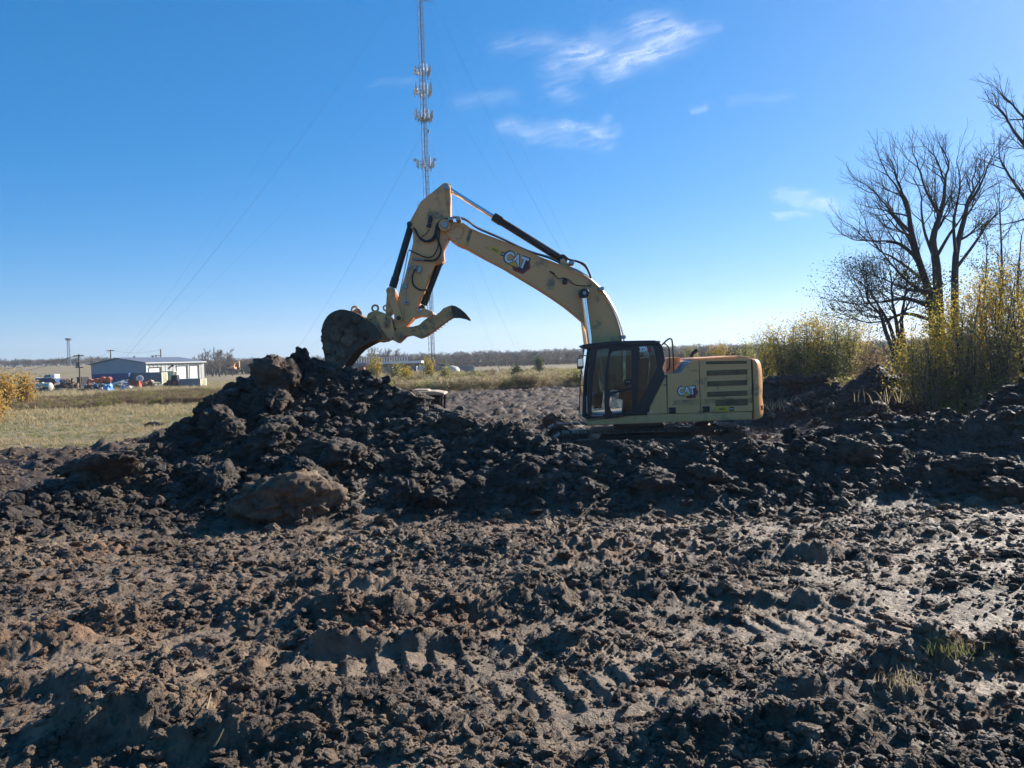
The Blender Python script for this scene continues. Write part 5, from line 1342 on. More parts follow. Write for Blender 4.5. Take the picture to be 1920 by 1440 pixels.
def scrap(u0, u1, Y, vt, n, label, seed, mats):
    """heap of loose bars, sheets and pipes, each its own piece"""
    r = random.Random(seed); a, b = spot(u0, Y), spot(u1, Y); h = W((u0 + u1) / 2, vt, Y).z - a.z
    o = thing('scrap_pile', label, 'scrap', ((a.x + b.x) / 2, Y, a.z))
    for i in range(n):
        t = r.random(); x = a.x + (b.x - a.x) * t; z = a.z + h * r.random() * (1 - abs(2 * t - 1) ** 2) * .9 + .12
        rot = Euler((r.uniform(-.6, .6), r.uniform(-.6, .6), r.uniform(0, 3))).to_matrix()
        k = r.random(); mt = r.choice(mats)
        if k < .45: MB().box((x, Y + r.uniform(-1, 1), z), (r.uniform(.6, 1.8), .12, .12), rot).build('bar', mt, o)
        elif k < .8: MB().box((x, Y + r.uniform(-1, 1), z), (r.uniform(.4, 1.0), r.uniform(.4, .9), r.uniform(.05, .5)), rot).build('sheet', mt, o)
        else:
            d = rot @ Vector((r.uniform(.5, 1.2), 0, 0)); c = Vector((x, Y + r.uniform(-1, 1), z)); MB().cyl(c - d, c + d, r.uniform(.08, .25), 9).build('pipe', mt, o)
scrap(108, 142, 118, 709, 46, 'rusty brown scrap heap between the boat and the black trailer', 5, [RUST, RUST, DARK, GRY])
scrap(155, 196, 112, 719, 44, 'mixed metal junk in front of the orange-ended drums', 6, [RUST, DARK, GRY, WHT, BLU])
scrap(211, 240, 112, 715, 40, 'pale and rusty junk between the blue tarpaulin and the green tank', 7, [RUST, GRN, CRM, GRY, WHT])
scrap(268, 300, 124, 712, 30, 'reddish junk in front of the slate-grey container', 8, [REDB, RUST, GRN, WHT])
scrap(322, 340, 122, 711, 26, 'low scrap and timber lying before the shed doors', 9, [REDB, CRM, RUST])
def aframe(u, Y, vt):
    a = spot(u, Y); h = W(u, vt, Y).z - a.z; o = thing('trestle_frame', 'small blue trestle frame beside the dark red bin', 'trestle', a)
    for s in (-.6, .6):
        MB().cyl((a.x - .5, Y + s, a.z), (a.x, Y + s * .3, a.z + h), .07, 6).build('leg', BLU, o); MB().cyl((a.x + .5, Y + s, a.z), (a.x, Y + s * .3, a.z + h), .07, 6).build('leg', BLU, o)
    MB().cyl((a.x, Y - .6, a.z + h), (a.x, Y + .6, a.z + h), .08, 6).build('crossbar', BLU, o)
    MB().prism([(a.x - .42, a.z + .1), (a.x + .3, a.z + .1), (a.x - .02, a.z + h * .9)], Y - .62, Y - .58).build('side_sheet', TARP, o)
aframe(234, 108, 717)
def tractor():
    a = spot(313, 121); o = thing('old_tractor', 'small dark red tractor parked before the shed', 'tractor', a); x, z = a.x, a.z
    MB().prism([(x, z + .5), (x + 1.6, z + .5), (x + 1.6, z + 1.1), (x + .9, z + 1.2), (x, z + 1.1)], 120.6, 121.4).build('hood', REDB, o, 0.05)
    MB().prism([(x + .8, z + 1.1), (x + 1.8, z + 1.0), (x + 1.7, z + 1.9), (x + .9, z + 1.9)], 120.5, 121.5).build('cab', DARK, o, 0.04)
    for dx, r in ((.1, .4), (1.5, .65)):
        for s in (-.7, .7):
            w = MB().cyl((x + dx, 121 + s - .15, z + r), (x + dx, 121 + s + .15, z + r), r, 16).build('wheel', RUB, o); MB().cyl((x + dx, 121 + s - .17, z + r), (x + dx, 121 + s + .17, z + r), r * .5, 10).build('rim', REDB, w)
tractor()
# second yard, behind the boom
container(713, 735, 140, 688.5, GRY, WHT, 'small grey container with a white end under the bucket', wid=2.2)
container(771, 781, 142, 686.5, BLG, WHT, 'narrow slate container just before the mast foot', wid=2.2)
container(812, 835, 139, 682.5, BLG, CRM, 'grey-blue container with a sunlit cream end at the mast foot', wid=2.4, yaw=R(6))
container(858, 888, 160, 689, GRY, GRY, 'low grey tank-like container out in the field beyond the mast', wid=2.4, h=1.7)
crate(672, 682, 128, 689, 703, REDB, 'brick-red kiosk half hidden by the heap edge', 'kiosk', 'kiosk', 1.6, ORG)
crate(786, 796, 141, 687, 700, WHT, 'white cabinet between two containers by the mast', 'cabinet', 'equipment_cabinet', 1.2, BLU)
scrap(722, 752, 150, 681, 34, 'brown scrap heap on the bank above the small grey container', 15, [RUST, RUST, DARK, REDB])
scrap(682, 692, 126, 692, 22, 'stacked dark pallets and timber beside the red kiosk', 16, [DARK, RUST, GRY])
def longshed(u0, u1, Y, v0, v1, mat, label, rail=False):
    a, b = spot(u0, Y), spot(u1, Y); L = b.x - a.x; z0, z1 = W((u0 + u1) / 2, v1, Y).z, W((u0 + u1) / 2, v0, Y).z
    z0 = min(z0, a.z); o = thing('long_canopy', label, 'canopy', (a.x, Y, z0))
    MB().box((a.x + L / 2, Y + 2, z1), (L, 4.4, .5)).build('roof', mat, o)
    for i in range(8):
        x = a.x + L * (i + .2) / 7.6; MB().box((x, Y + .3, (z0 + z1) / 2), (.25, .25, z1 - z0)).build('post', GALV, o)
    MB().box((a.x + L / 2, Y + 3.8, (z0 + z1) / 2), (L, .3, z1 - z0)).build('back_wall', GRY, o)
longshed(706, 791, 158, 679.5, 690, WHT, 'long white-edged canopy roof behind the containers by the mast')
longshed(662, 706, 158, 683, 694, GRY, 'low grey roof just beside the bucket, behind the red kiosk')
def railrack():
    a, b = spot(664, 196), spot(764, 196); o = thing('steel_rack', 'long row of pale steel railings on the rise beyond the canopy', 'rack', a); L = b.x - a.x; z0 = a.z; zt = W(715, 670, 196).z
    for k in range(3): MB().box((a.x + L / 2, 196, z0 + (zt - z0) * (.45 + .27 * k)), (L, .2, .16)).build('rail', PANEL, o)
    for i in range(22): MB().box((a.x + L * i / 21, 196, (z0 + zt) / 2), (.18, .18, zt - z0)).build('post', PANEL, o)
railrack()
def dome():
    c = spot(848, 150); o = MB().lathe((c.x, 150, c.z), (c.x, 150, c.z + 1.9), [(0, 1.5), (.6, 1.5), (.85, 1.1), (1, .2)], 16).build('silo_tank', CNV, None, smooth=True, origin=(c.x, 150, c.z)); tag(o, 'pale dome-topped tank beside the cream-ended container', 'tank')
dome()
# far excavator beyond the trees, poles, small lattice mast, power lines
def farex():
    Y = 226; a = spot(436, Y); z = W(436, 694, Y).z; o = thing('excavator', 'tiny distant tan excavator beyond the shed and bare trees', 'excavator', (a.x, Y, z)); X = lambda u, v: (lambda p: (p.x, p.z))(W(u, v, Y))
    MB().prism([X(427, 694), X(442, 694), X(442, 691), X(427, 691)], Y - 1.4, Y + 1.4).build('track', TRACK, o)
    MB().prism([X(428, 691), X(441, 691), X(441, 688), X(434, 687), X(428, 688)], Y - 1.2, Y + 1.2).build('house', YEL, o)
    MB().prism([X(429, 688), X(433, 688), X(433, 685), X(430, 685)], Y - 1.2, Y).build('cab', DARK, o)
    MB().prism([X(437, 688), X(439, 688), X(441, 681), X(447, 679), X(448, 677), X(440, 679)], Y - .3, Y + .3).build('boom', YEL, o)
    MB().prism([X(446, 676), X(449, 677), X(449.5, 688), X(448, 690), X(447.5, 680)], Y - .25, Y + .25).build('stick', YEL, o)
    MB().prism([X(447, 689), X(450, 690), X(450, 694), X(446, 693)], Y - .6, Y + .6).build('bucket', DARK, o)
farex()
WOOD = paint('pole_wood', (0.16, 0.12, 0.09), 0.85, var=0.2)
poles = []
def pole(u, vt, Y, arm, label, r=.16, arm2=False):
    a = spot(u, Y); top = W(u, vt, Y); o = thing('utility_pole', label, 'pole', a)
    MB().cyl(a, (a.x, Y, top.z), r, 8, r * .7).build('shaft', WOOD, o)
    if arm: MB().box((a.x, Y, top.z - .25), (arm, .14, .18)).build('crossarm', WOOD, o)
    if arm2: MB().box((a.x, Y, top.z - 2.0), (arm * .8, .12, .15)).build('crossarm', WOOD, o); MB().cyl((a.x - .35, Y, top.z - 1.9), (a.x - .35, Y, top.z - 1.2), .22, 8).build('transformer', GALV, o)
    for t in (-.45, 0, .45):
        if arm: MB().cyl((a.x + t * arm, Y, top.z - .15), (a.x + t * arm, Y, top.z + .08), .05, 6).build('insulator', WHT, o)
    poles.append(Vector((a.x, Y, top.z - .1))); return o
pole(149.5, 664, 116, 1.5, 'wooden utility pole with crossarm standing among the junk', .15, True)
pole(209, 655.5, 190, 2.0, 'utility pole with a crossarm halfway, rising behind the shed gable', .2)
pole(303, 654.5, 205, 0, 'tallest bare utility pole behind the shed doors', .2)
pole(294, 665.5, 230, 3.2, 'short utility pole with wide crossarm just left of the tallest bare pole', .22)
def cable(a, b, sag, label, r=.03):
    o = MB().tube([a.lerp(b, t) - Vector((0, 0, sag * 4 * t * (1 - t))) for t in [i / 16 for i in range(17)]], r, 4)
    tag(o.build('power_line', WIRE, None, origin=tuple(a)), label, 'cable')
cable(poles[0], poles[1], 1.0, 'overhead power line from the junk-yard pole to the pole behind the gable')
cable(poles[1], poles[2], .8, 'overhead power line running level above the shed roof')
cable(poles[0], W(-160, 682, 125), 1.6, 'overhead power line leaving the junk-yard pole toward the frame edge')
cable(poles[0] + Vector((-.6, 0, -.2)), W(-160, 690, 125), 2.0, 'lower overhead power line leaving the junk-yard pole toward the frame edge')
def smallmast():
    Y = 420; a = spot(131.5, Y); top = W(130, 636, Y); o = thing('radio_mast', 'slim distant mast with a round head beyond the yard pole', 'tower', (a.x, Y, a.z))
    for dx, dy in ((-.6, -.4), (.6, -.4), (0, .7)): MB().cyl((a.x + dx * 1.5, Y + dy * 1.5, a.z), (a.x + dx * .7, Y + dy * .7, top.z), .16, 5).build('mast_leg', GALV, o)
    m = MB(); n = 14
    for i in range(n):
        z = a.z + (top.z - a.z) * i / n; z2 = a.z + (top.z - a.z) * (i + 1) / n; m.cyl((a.x - .8, Y - .5, z), (a.x + .8, Y - .5, z2), .1, 4); m.cyl((a.x + .8, Y - .5, z), (a.x - .8, Y - .5, z2), .1, 4)
    m.build('bracing', GALV, o)
    MB().lathe((a.x, Y, top.z - .6), (a.x, Y, top.z + .5), [(0, 1.0), (.3, 1.7), (1, 1.7)], 10).build('antenna_head', GALV, o)
smallmast()
# ------------------------------------------------------------------ trees, shrubs, grass
BARK = leafmat('bark', [(0.030, 0.026, 0.022), (0.055, 0.046, 0.038), (0.085, 0.072, 0.060)], 0.9, 0, 1.5)
TWIG = leafmat('twigs', [(0.040, 0.032, 0.027), (0.075, 0.058, 0.046)], 0.9, 0, 1.5)
PALETW = leafmat('grey_twigs', [(0.13, 0.10, 0.085), (0.20, 0.165, 0.14)], 0.9, 0, .4)
L_YEL = leafmat('autumn_leaves', [(0.17, 0.17, 0.03), (0.36, 0.30, 0.045), (0.55, 0.40, 0.055), (0.48, 0.24, 0.05)], .55, .6, .7)
L_OLV = leafmat('olive_leaves', [(0.15, 0.16, 0.055), (0.27, 0.26, 0.085), (0.40, 0.34, 0.12)], .6, .6, .8)
L_DRK = leafmat('evergreen_leaves', [(0.035, 0.050, 0.020), (0.07, 0.09, 0.032), (0.12, 0.13, 0.05)], .6, .45, 1.0)
L_ORG = leafmat('orange_leaves', [(0.30, 0.18, 0.05), (0.55, 0.33, 0.08), (0.62, 0.44, 0.12)], .6, .5, .7)
L_BRN = leafmat('brown_brush', [(0.19, 0.13, 0.08), (0.30, 0.21, 0.13), (0.25, 0.21, 0.10)], .8, .4, .5)
G_STR = leafmat('straw', [(0.38, 0.29, 0.16), (0.54, 0.44, 0.25), (0.46, 0.36, 0.20)], .8, .35, .35)
G_GRN = leafmat('green_grass', [(0.16, 0.18, 0.06), (0.25, 0.25, 0.09), (0.33, 0.29, 0.14)], .7, .45, .35)
class Wood:
    def __init__(s, seed): s.r = random.Random(seed); s.v = {0: [], 1: []}; s.f = {0: [], 1: []}; s.tips = []
    def tube(s, pts, r0, r1, sides, slot):
        v, f = s.v[slot], s.f[slot]; o = len(v); t = None; n = len(pts)
        for i, p in enumerate(pts):
            d = (pts[min(i + 1, n - 1)] - pts[max(i - 1, 0)]).normalized()
            if t is None: t = d.orthogonal().normalized()
            t = (t - d * t.dot(d)); t = t.normalized() if t.length > 1e-6 else d.orthogonal().normalized(); w = d.cross(t)
            q = r0 + (r1 - r0) * i / (n - 1)
            for k in range(sides):
                a = 2 * math.pi * k / sides; v.append(p + t * (q * math.cos(a)) + w * (q * math.sin(a)))
        for i in range(n - 1):
            for k in range(sides):
                k2 = (k + 1) % sides; f.append((o + i * sides + k, o + i * sides + k2, o + (i + 1) * sides + k2, o + (i + 1) * sides + k))
    def limb(s, pts, r0, r1, lvl, top, spread=1.0, child=1.0, rmin=.006, up=.25, dens=1.0, side0=.25):
        """a limb along pts that puts out branches, down to level top"""
        sides = 7 if lvl == 0 else (5 if lvl == 1 else 3)
        s.tube(pts, r0, r1, sides, 0 if lvl <= 1 else 1)
        L = sum((b - a).length for a, b in zip(pts, pts[1:]))
        if lvl >= top: s.tips.append((pts[-1], (pts[-1] - pts[0]).normalized())); s.tips.append((pts[len(pts) // 2], (pts[-1] - pts[0]).normalized())); return
        n = max(2, int(dens * ({0: 9, 1: 7, 2: 6, 3: 4}[min(lvl, 3)]) * (0.7 + .6 * s.r.random())))
        for i in range(n):
            t = side0 + (1 - side0) * (i + s.r.random()) / n; t = min(t, .985)
            g = t * (len(pts) - 1); k = min(int(g), len(pts) - 2); p = pts[k].lerp(pts[k + 1], g - k); d = (pts[k + 1] - pts[k]).normalized()
            ax = d.orthogonal().normalized(); ax.rotate(Matrix.Rotation(s.r.uniform(0, 2 * math.pi), 3, d))
            nd = d.copy(); nd.rotate(Matrix.Rotation(s.r.uniform(.45, 1.0) * spread, 3, ax)); nd.z += up * s.r.uniform(0, 1.2); nd.normalize()
            l2 = L * s.r.uniform(.28, .55) * (1.2 - .9 * t) * child * (1.0 if lvl < 2 else 1.35)
            rr = max(rmin, (r0 + (r1 - r0) * t) * s.r.uniform(.35, .6))
            m = 5 if lvl == 0 else (4 if lvl == 1 else 3); q = [p]; dd = nd.copy()
            for j in range(m):
                dd = dd + Vector((s.r.uniform(-1, 1), s.r.uniform(-1, 1), s.r.uniform(-.7, 1))) * (.30 if lvl < 2 else .20); dd.normalize(); q.append(q[-1] + dd * (l2 / m))
            s.limb(q, rr, max(rmin * .6, rr * .3), lvl + 1, top, spread, child, rmin, up, dens, .2)
    def fork(s, p, d, r, L, depth=0, out=None):
        """a shoot that forks again and again into finer twigs"""
        m = 4 if depth < 3 else 3; q = [p]; dd = d.copy()
        for j in range(m):
            dd = dd + Vector((s.r.uniform(-1, 1), s.r.uniform(-1, 1), s.r.uniform(-.8, 1))) * .17; dd.normalize(); q.append(q[-1] + dd * (L / m))
        r1 = r * .80
        s.tube(q, r, r1, 6 if r > .06 else (4 if r > .02 else 3), 0 if depth <= 1 else 1)
        if r < .0062 or depth > 8: s.tips.append((q[-1], dd)); return
        kids = [(q[-1], s.r.uniform(.08, .38), .84, .88), (q[-1], s.r.uniform(.40, .85), .68, .80)]
        if s.r.random() < .80: kids.append((q[-2], s.r.uniform(.5, 1.05), .56, .74))
        if s.r.random() < .65 and depth > 0: kids.append((q[1], s.r.uniform(.6, 1.1), .46, .64))
        for pp, ang, kr, kl in kids:
            ax = dd.orthogonal().normalized(); ax.rotate(Matrix.Rotation(s.r.uniform(0, 2 * math.pi), 3, dd))
            nd = dd.copy(); nd.rotate(Matrix.Rotation(ang, 3, ax)); nd.z += .10
            if out is not None: nd += out * .06
            nd.normalize(); s.fork(pp, nd, r1 * kr, L * kl * s.r.uniform(.8, 1.15), depth + 1, out)
    def bough(s, pts, r0, r1, L, spurs=2, out=None):
        """traced limb, then forks at its end and a few along it"""
        s.tube(pts, r0, r1, 8 if r0 > .08 else 6, 0); d = (pts[-1] - pts[-2]).normalized(); s.fork(pts[-1], d, r1 * .95, L, 0, out)
        for i in range(spurs):
            t = .45 + .5 * (i + s.r.random()) / max(1, spurs); g = t * (len(pts) - 1); k = min(int(g), len(pts) - 2); p = pts[k].lerp(pts[k + 1], g - k); dd = (pts[k + 1] - pts[k]).normalized()
            ax = dd.orthogonal().normalized(); ax.rotate(Matrix.Rotation(s.r.uniform(0, 2 * math.pi), 3, dd)); nd = dd.copy(); nd.rotate(Matrix.Rotation(s.r.uniform(.6, 1.1), 3, ax)); nd.z += .15; nd.normalize()
            s.fork(p, nd, (r0 + (r1 - r0) * t) * .5, L * .85, 1, out)
    def mesh(s, slot, name, mat, origin):
        o = np.array(origin); V = np.array([p[:] for p in s.v[slot]]) - o; F = np.array(s.f[slot]); return np_mesh(name, V, F, mat, True)
    def leaves(s, n, size, jit, origin, name, mat, tips=None, seed=0, zmax=None, aspect=.55):
        T = tips or s.tips; g = np.random.default_rng(seed + 5); P = np.array([t[0][:] for t in T]); k = g.integers(0, len(P), n)
        c = P[k] + g.normal(size=(n, 3)) * jit - np.array(origin)
        return leaf_quads(c, size, g, name, mat, aspect)
def leaf_quads(c, size, g, name, mat, aspect=.55):
    n = len(c); a = g.normal(size=(n, 3)); a /= np.linalg.norm(a, axis=1)[:, None]; b = g.normal(size=(n, 3)); b -= a * (a * b).sum(1)[:, None]; b /= np.linalg.norm(b, axis=1)[:, None]
    sz = size * g.uniform(.6, 1.3, n)[:, None]; a = a * sz; b = b * sz * aspect
    V = np.stack([c - a, c + b, c + a, c - b], 1).reshape(-1, 3); F = np.arange(4 * n).reshape(-1, 4)
    return np_mesh(name, V, F, mat, False)
def part(name, me, parent):
    o = bpy.data.objects.new(name, me); COL.objects.link(o); o.parent = parent; return o
def P_(u, v, Y): return W(u, v, Y)
def bent(px, Y, dy=None, n=3):
    pts = [W(u, v, Y + (dy[i] if dy else 0)) for i, (u, v) in enumerate(px)]
    return catmull(pts, n)

# --- the big bare tree on the bank
def big_tree():
    Y = 37.0; b = W(1768, 700, Y); bz = gz(b.x, Y); base = Vector((b.x, Y, bz)); o = thing('bare_tree', 'tallest dark bare tree with several trunks on the soil bank', 'tree', base)
    w = Wood(3); s = lambda px, dy=None: [Vector((b.x + random.Random(px[0][0]).uniform(-.5, .5), Y, bz - .1))] + bent(px, Y, dy)
    LF, RT, UP = Vector((-1, 0, .3)), Vector((1, 0, .3)), Vector((0, 0, 1))
    w.bough(s([(1752, 640), (1745, 560), (1722, 487), (1708, 430), (1704, 395)], [0, 0, -.5, -1, -1]), .23, .085, .82, 3, UP)
    w.bough(s([(1762, 620), (1756, 500), (1749, 450), (1762, 405), (1770, 372)], [0, .3, .5, .6, .5]), .25, .09, .85, 3, UP)
    w.bough(s([(1790, 600), (1792, 480), (1808, 410), (1814, 380)], [0, .8, 1.2, 1.5]), .20, .08, .70, 3, RT)
    w.bough(bent([(1722, 487), (1690, 459), (1662, 452)], Y - .8), .10, .055, .85, 2, LF)
    w.bough(bent([(1745, 575), (1700, 560), (1655, 566)], Y - 1.2), .11, .060, .90, 3, LF)
    w.bough(bent([(1748, 560), (1705, 530), (1680, 505)], Y + 1), .10, .055, .85, 2, LF)
    w.bough(bent([(1712, 440), (1680, 408), (1664, 388)], Y - .5), .085, .050, .80, 2, LF)
    w.bough(bent([(1705, 410), (1694, 375), (1682, 352)], Y), .075, .045, .72, 1, UP)
    w.bough(bent([(1762, 405), (1740, 365), (1730, 340)], Y + .5), .075, .048, .72, 1, UP)
    w.bough(bent([(1814, 385), (1834, 355), (1842, 338)], Y + 1), .07, .045, .70, 1, RT)
    w.bough(bent([(1745, 600), (1700, 588), (1660, 600)], Y - 2), .09, .050, .80, 2, LF)
    w.bough(bent([(1757, 480), (1780, 440), (1795, 420)], Y - 1), .08, .045, .75, 1, RT)
    w.bough(bent([(1735, 530), (1700, 500), (1670, 480)], Y + 1.5), .085, .05, .80, 2, LF)
    w.bough(bent([(1745, 545), (1712, 545), (1682, 535)], Y - 1.8), .085, .05, .78, 2, LF)
    w.bough(bent([(1722, 487), (1700, 440), (1685, 420)], Y + 1.2), .085, .05, .78, 2, LF)
    w.bough(bent([(1758, 500), (1735, 440), (1728, 400)], Y + 1.6), .085, .05, .78, 2, UP)
    w.bough(bent([(1792, 480), (1788, 420), (1795, 380)], Y - 1.4), .08, .048, .75, 2, UP)
    w.bough(bent([(1795, 500), (1825, 460), (1845, 430)], Y + .5), .08, .048, .75, 2, RT)
    part('trunk', w.mesh(0, 'trunk', BARK, base), o); part('crown', w.mesh(1, 'crown', TWIG, base), o)
    tips = [t for t in w.tips if t[0].z < bz + 7.0]
    part('ivy_leaves', w.leaves(3800, .045, .2, base, 'ivy_leaves', L_DRK, tips, 1), o)
    g = np.random.default_rng(4); V = np.array([p[:] for p in w.v[0]]); V = V[(V[:, 2] < bz + 6.5) & (np.abs(V[:, 0] - b.x) < 1.8)]; k = g.integers(0, len(V), 4600)
    part('vine', leaf_quads(V[k] + g.normal(size=(4600, 3)) * np.array([.26, .26, .3]) - np.array(base), .055, g, 'vine', L_DRK), o)
big_tree()
def leaning_tree():
    Y = 34.0; b = W(1682, 676, Y); bz = gz(b.x, Y); base = Vector((b.x, Y, bz)); o = thing('bare_tree', 'small leaning bare tree in front of the tallest one', 'tree', base); w = Wood(9); LF = Vector((-1, 0, .2))
    for px, out in (([(1676, 660), (1660, 620), (1652, 592), (1640, 578)], LF), ([(1686, 640), (1680, 600), (1674, 572)], Vector((0, 0, 1))), ([(1694, 640), (1690, 600), (1694, 572)], None), ([(1680, 650), (1668, 610), (1652, 580)], LF)):
        w.bough([Vector((b.x, Y, bz - .1))] + bent(px, Y), .11, .055, .72, 2, out)
    part('trunk', w.mesh(0, 'trunk', BARK, base), o); part('crown', w.mesh(1, 'crown', TWIG, base), o)
leaning_tree()
def edge_tree():
    Y = 27.0; b = W(1990, 720, Y); bz = gz(b.x, Y); base = Vector((b.x, Y, bz)); o = thing('bare_tree', 'bare tree at the frame edge reaching its branches in over the saplings', 'tree', base); w = Wood(14); LF = Vector((-1, 0, .25))
    w.bough([Vector((b.x, Y, bz - .1))] + bent([(1985, 560), (1975, 430), (1982, 340)], Y), .24, .09, .60, 2)
    w.bough(bent([(1978, 440), (1935, 390), (1900, 340)], Y - .5), .085, .045, .50, 2, LF)
    w.bough(bent([(1980, 350), (1935, 290), (1900, 245)], Y - .8), .085, .045, .50, 2, LF)
    w.bough(bent([(1985, 290), (1940, 240), (1915, 215)], Y), .07, .040, .50, 1, LF)
    w.bough(bent([(1985, 420), (1945, 405), (1918, 412)], Y), .06, .036, .50, 1, LF)
    part('trunk', w.mesh(0, 'trunk', BARK, base), o); part('crown', w.mesh(1, 'crown', TWIG, base), o)
edge_tree()
def slim_tree(u, vtop, Y, seed, label, lean=0, mat=None, leaf=0, ltop=2, r=.11, br=1.0):
    b = W(u, 690, Y); bz = gz(b.x, Y); base = Vector((b.x, Y, bz)); o = thing('slender_tree', label, 'tree', base); w = Wood(seed); top = W(u + lean, vtop + 70, Y)
    g = random.Random(seed); pts = [base - Vector((0, 0, .1))] + [base.lerp(top, t) + Vector((g.uniform(-.2, .2), g.uniform(-.3, .3), 0)) for t in (.25, .5, .75)] + [top]
    w.bough(catmull(pts, 3), r, .03, .62, 7)
    part('trunk', w.mesh(0, 'trunk', BARK, base), o); part('crown', w.mesh(1, 'crown', TWIG, base), o)
    if leaf: part('leaves', w.leaves(leaf, .05, .14, base, 'leaves', mat, None, seed), o)
slim_tree(1887, 330, 38, 31, 'slender bare tree standing between the tallest tree and the frame edge', -12)
slim_tree(1845, 420, 36, 32, 'thin leafy tree tucked against the tallest tree', 5, L_DRK, 2600)
slim_tree(1905, 400, 33, 33, 'thin twiggy tree rising behind the yellow saplings', 8, L_YEL, 500)
# --- yellow saplings
def sapling(u, vtop, Y, seed, label, mat, n, group='autumn saplings on the bank', h=None, stems=3, name='sapling', size=.055, jit=.16):
    b = W(u, 700, Y); bz = gz(b.x, Y); base = Vector((b.x, Y, bz)); hh = (W(u, vtop, Y).z - bz) if h is None else h; o = thing(name, label, 'sapling' if name == 'sapling' else 'shrub', base, group); w = Wood(seed); g = w.r
    for k in range(stems):
        top = base + Vector((g.uniform(-.16, .16) * hh, g.uniform(-.16, .16) * hh, hh * g.uniform(.78, 1.0))); b0 = base + Vector((g.uniform(-.3, .3), g.uniform(-.3, .3), -.08))
        pts = [b0] + [b0.lerp(top, t) + Vector((g.uniform(-.12, .12), g.uniform(-.12, .12), 0)) for t in (.3, .6)] + [top]
        w.limb(catmull(pts, 3), .018 + .008 * hh, .008, 1, 3, dens=1.9, side0=.12, up=.45, spread=.75, child=.85, rmin=.005)
    part('stems', w.mesh(0, 'stems', BARK, base), o); part('twigs', w.mesh(1, 'twigs', PALETW, base), o)
    part('leaves', w.leaves(n, size, jit, base, 'leaves', mat, None, seed), o)
    return o
SAP = [(1725, 615, 25.5, 'shortest yellow-green sapling on the bank, nearest the tallest tree'), (1765, 590, 26.5, 'yellow-green sapling second along from the tallest tree'), (1800, 548, 25, 'bushy yellow sapling third along the bank'),
       (1832, 522, 27, 'yellow sapling fourth along the bank, set a little back'), (1868, 492, 24.5, 'tall orange-tipped sapling fifth along the bank'), (1900, 495, 26, 'tall yellow sapling sixth along the bank'), (1935, 495, 24, 'yellow sapling cut by the frame edge')]
for i, (u, v, Y, lab) in enumerate(SAP):
    sapling(u, v, Y, 60 + i, lab, L_YEL, 3600, stems=5, size=.036, jit=.26)
for i, (u, v, Y, lab) in enumerate([(1750, 640, 24, 'low olive shrub under the second sapling'), (1815, 620, 23.5, 'low olive shrub under the third and fourth saplings'), (1880, 610, 23, 'low olive shrub under the fifth sapling'), (1700, 640, 31, 'low olive shrub at the foot of the tallest tree')]):
    sapling(u, v, Y, 80 + i, lab, L_OLV, 2600, 'undergrowth below the saplings', stems=6, name='shrub', size=.032, jit=.26)
# --- shrub bank behind the counterweight
SHR = [(1440, 628, 47, L_OLV, 'pale olive shrub just behind the counterweight'), (1470, 608, 45, L_YEL, 'yellow-green shrub second from the counterweight'), (1500, 602, 46, L_OLV, 'twiggy olive shrub third from the counterweight'), (1528, 594, 44, L_YEL, 'orange-topped shrub, tallest of the shrub row'),
       (1556, 596, 46, L_OLV, 'olive shrub beside the tallest of the shrub row'), (1582, 590, 43, L_OLV, 'green shrub near the leaning bare tree'), (1606, 604, 45, L_YEL, 'straggly shrub next to the leaning bare tree'), (1490, 640, 42, L_DRK, 'dark green low shrub in front of the shrub row'), (1550, 645, 41, L_DRK, 'second dark low shrub in front of the shrub row'),
       (1348, 640, 70, L_YEL, 'lone yellow-green shrub above the engine hood'), (1395, 648, 60, L_OLV, 'olive shrub rising behind the hood end'), (1300, 652, 85, L_OLV, 'small hazy shrub just behind the handrail')]
for i, (u, v, Y, mt, lab) in enumerate(SHR):
    sapling(u, v, Y, 120 + i, lab, mt, 3000, 'shrubs behind the excavator', stems=7, name='shrub', size=.055, jit=.36)
for i, (u, v, Y, lab) in enumerate([(1640, 640, 40, 'reddish dry bush between the shrub row and the leaning tree'), (1625, 655, 37, 'low reddish dry bush on the bank crest')]):
    sapling(u, v, Y, 140 + i, lab, L_BRN, 1500, 'shrubs behind the excavator', stems=6, name='shrub', size=.05, jit=.22)
# --- left: autumn bush and brush
for i, (u, v, Y, mt, lab) in enumerate([(10, 706, 62, L_ORG, 'orange autumn bush cut by the frame edge before the yard'), (38, 704, 66, L_ORG, 'golden autumn bush beside the tank trailer'), (-20, 735, 46, L_ORG, 'pale dry bush at the frame edge by the grass')]):
    sapling(u, v, Y, 160 + i, lab, mt, 1500, 'autumn bushes by the yard', stems=6, name='shrub', size=.10, jit=.35)
# --- willows before the second yard
for i, (u, v, Y, lab) in enumerate([(703, 672, 92, 'feathery yellow-green shrub under the bucket, first of five'), (742, 682, 96, 'feathery shrub before the scrap bank, second of five'), (803, 676, 90, 'tall feathery shrub beside the mast foot, third of five'), (836, 690, 88, 'feathery shrub before the cream-ended container, fourth of five'), (762, 690, 94, 'low feathery shrub between the containers, fifth of five')]):
    sapling(u, v, Y, 180 + i, lab, L_OLV if i % 2 else L_YEL, 1300, 'feathery shrubs before the second yard', stems=6, name='shrub', size=.085, jit=.3)
for i, (u, v, Y, lab) in enumerate([(1010, 670, 118, 'dark spiky evergreen bush out in the dry field'), (968, 689, 100, 'small dark bush in the dry field nearer the mast')]):
    sapling(u, v, Y, 195 + i, lab, L_DRK, 1500, None, stems=7, name='shrub', size=.10, jit=.25)
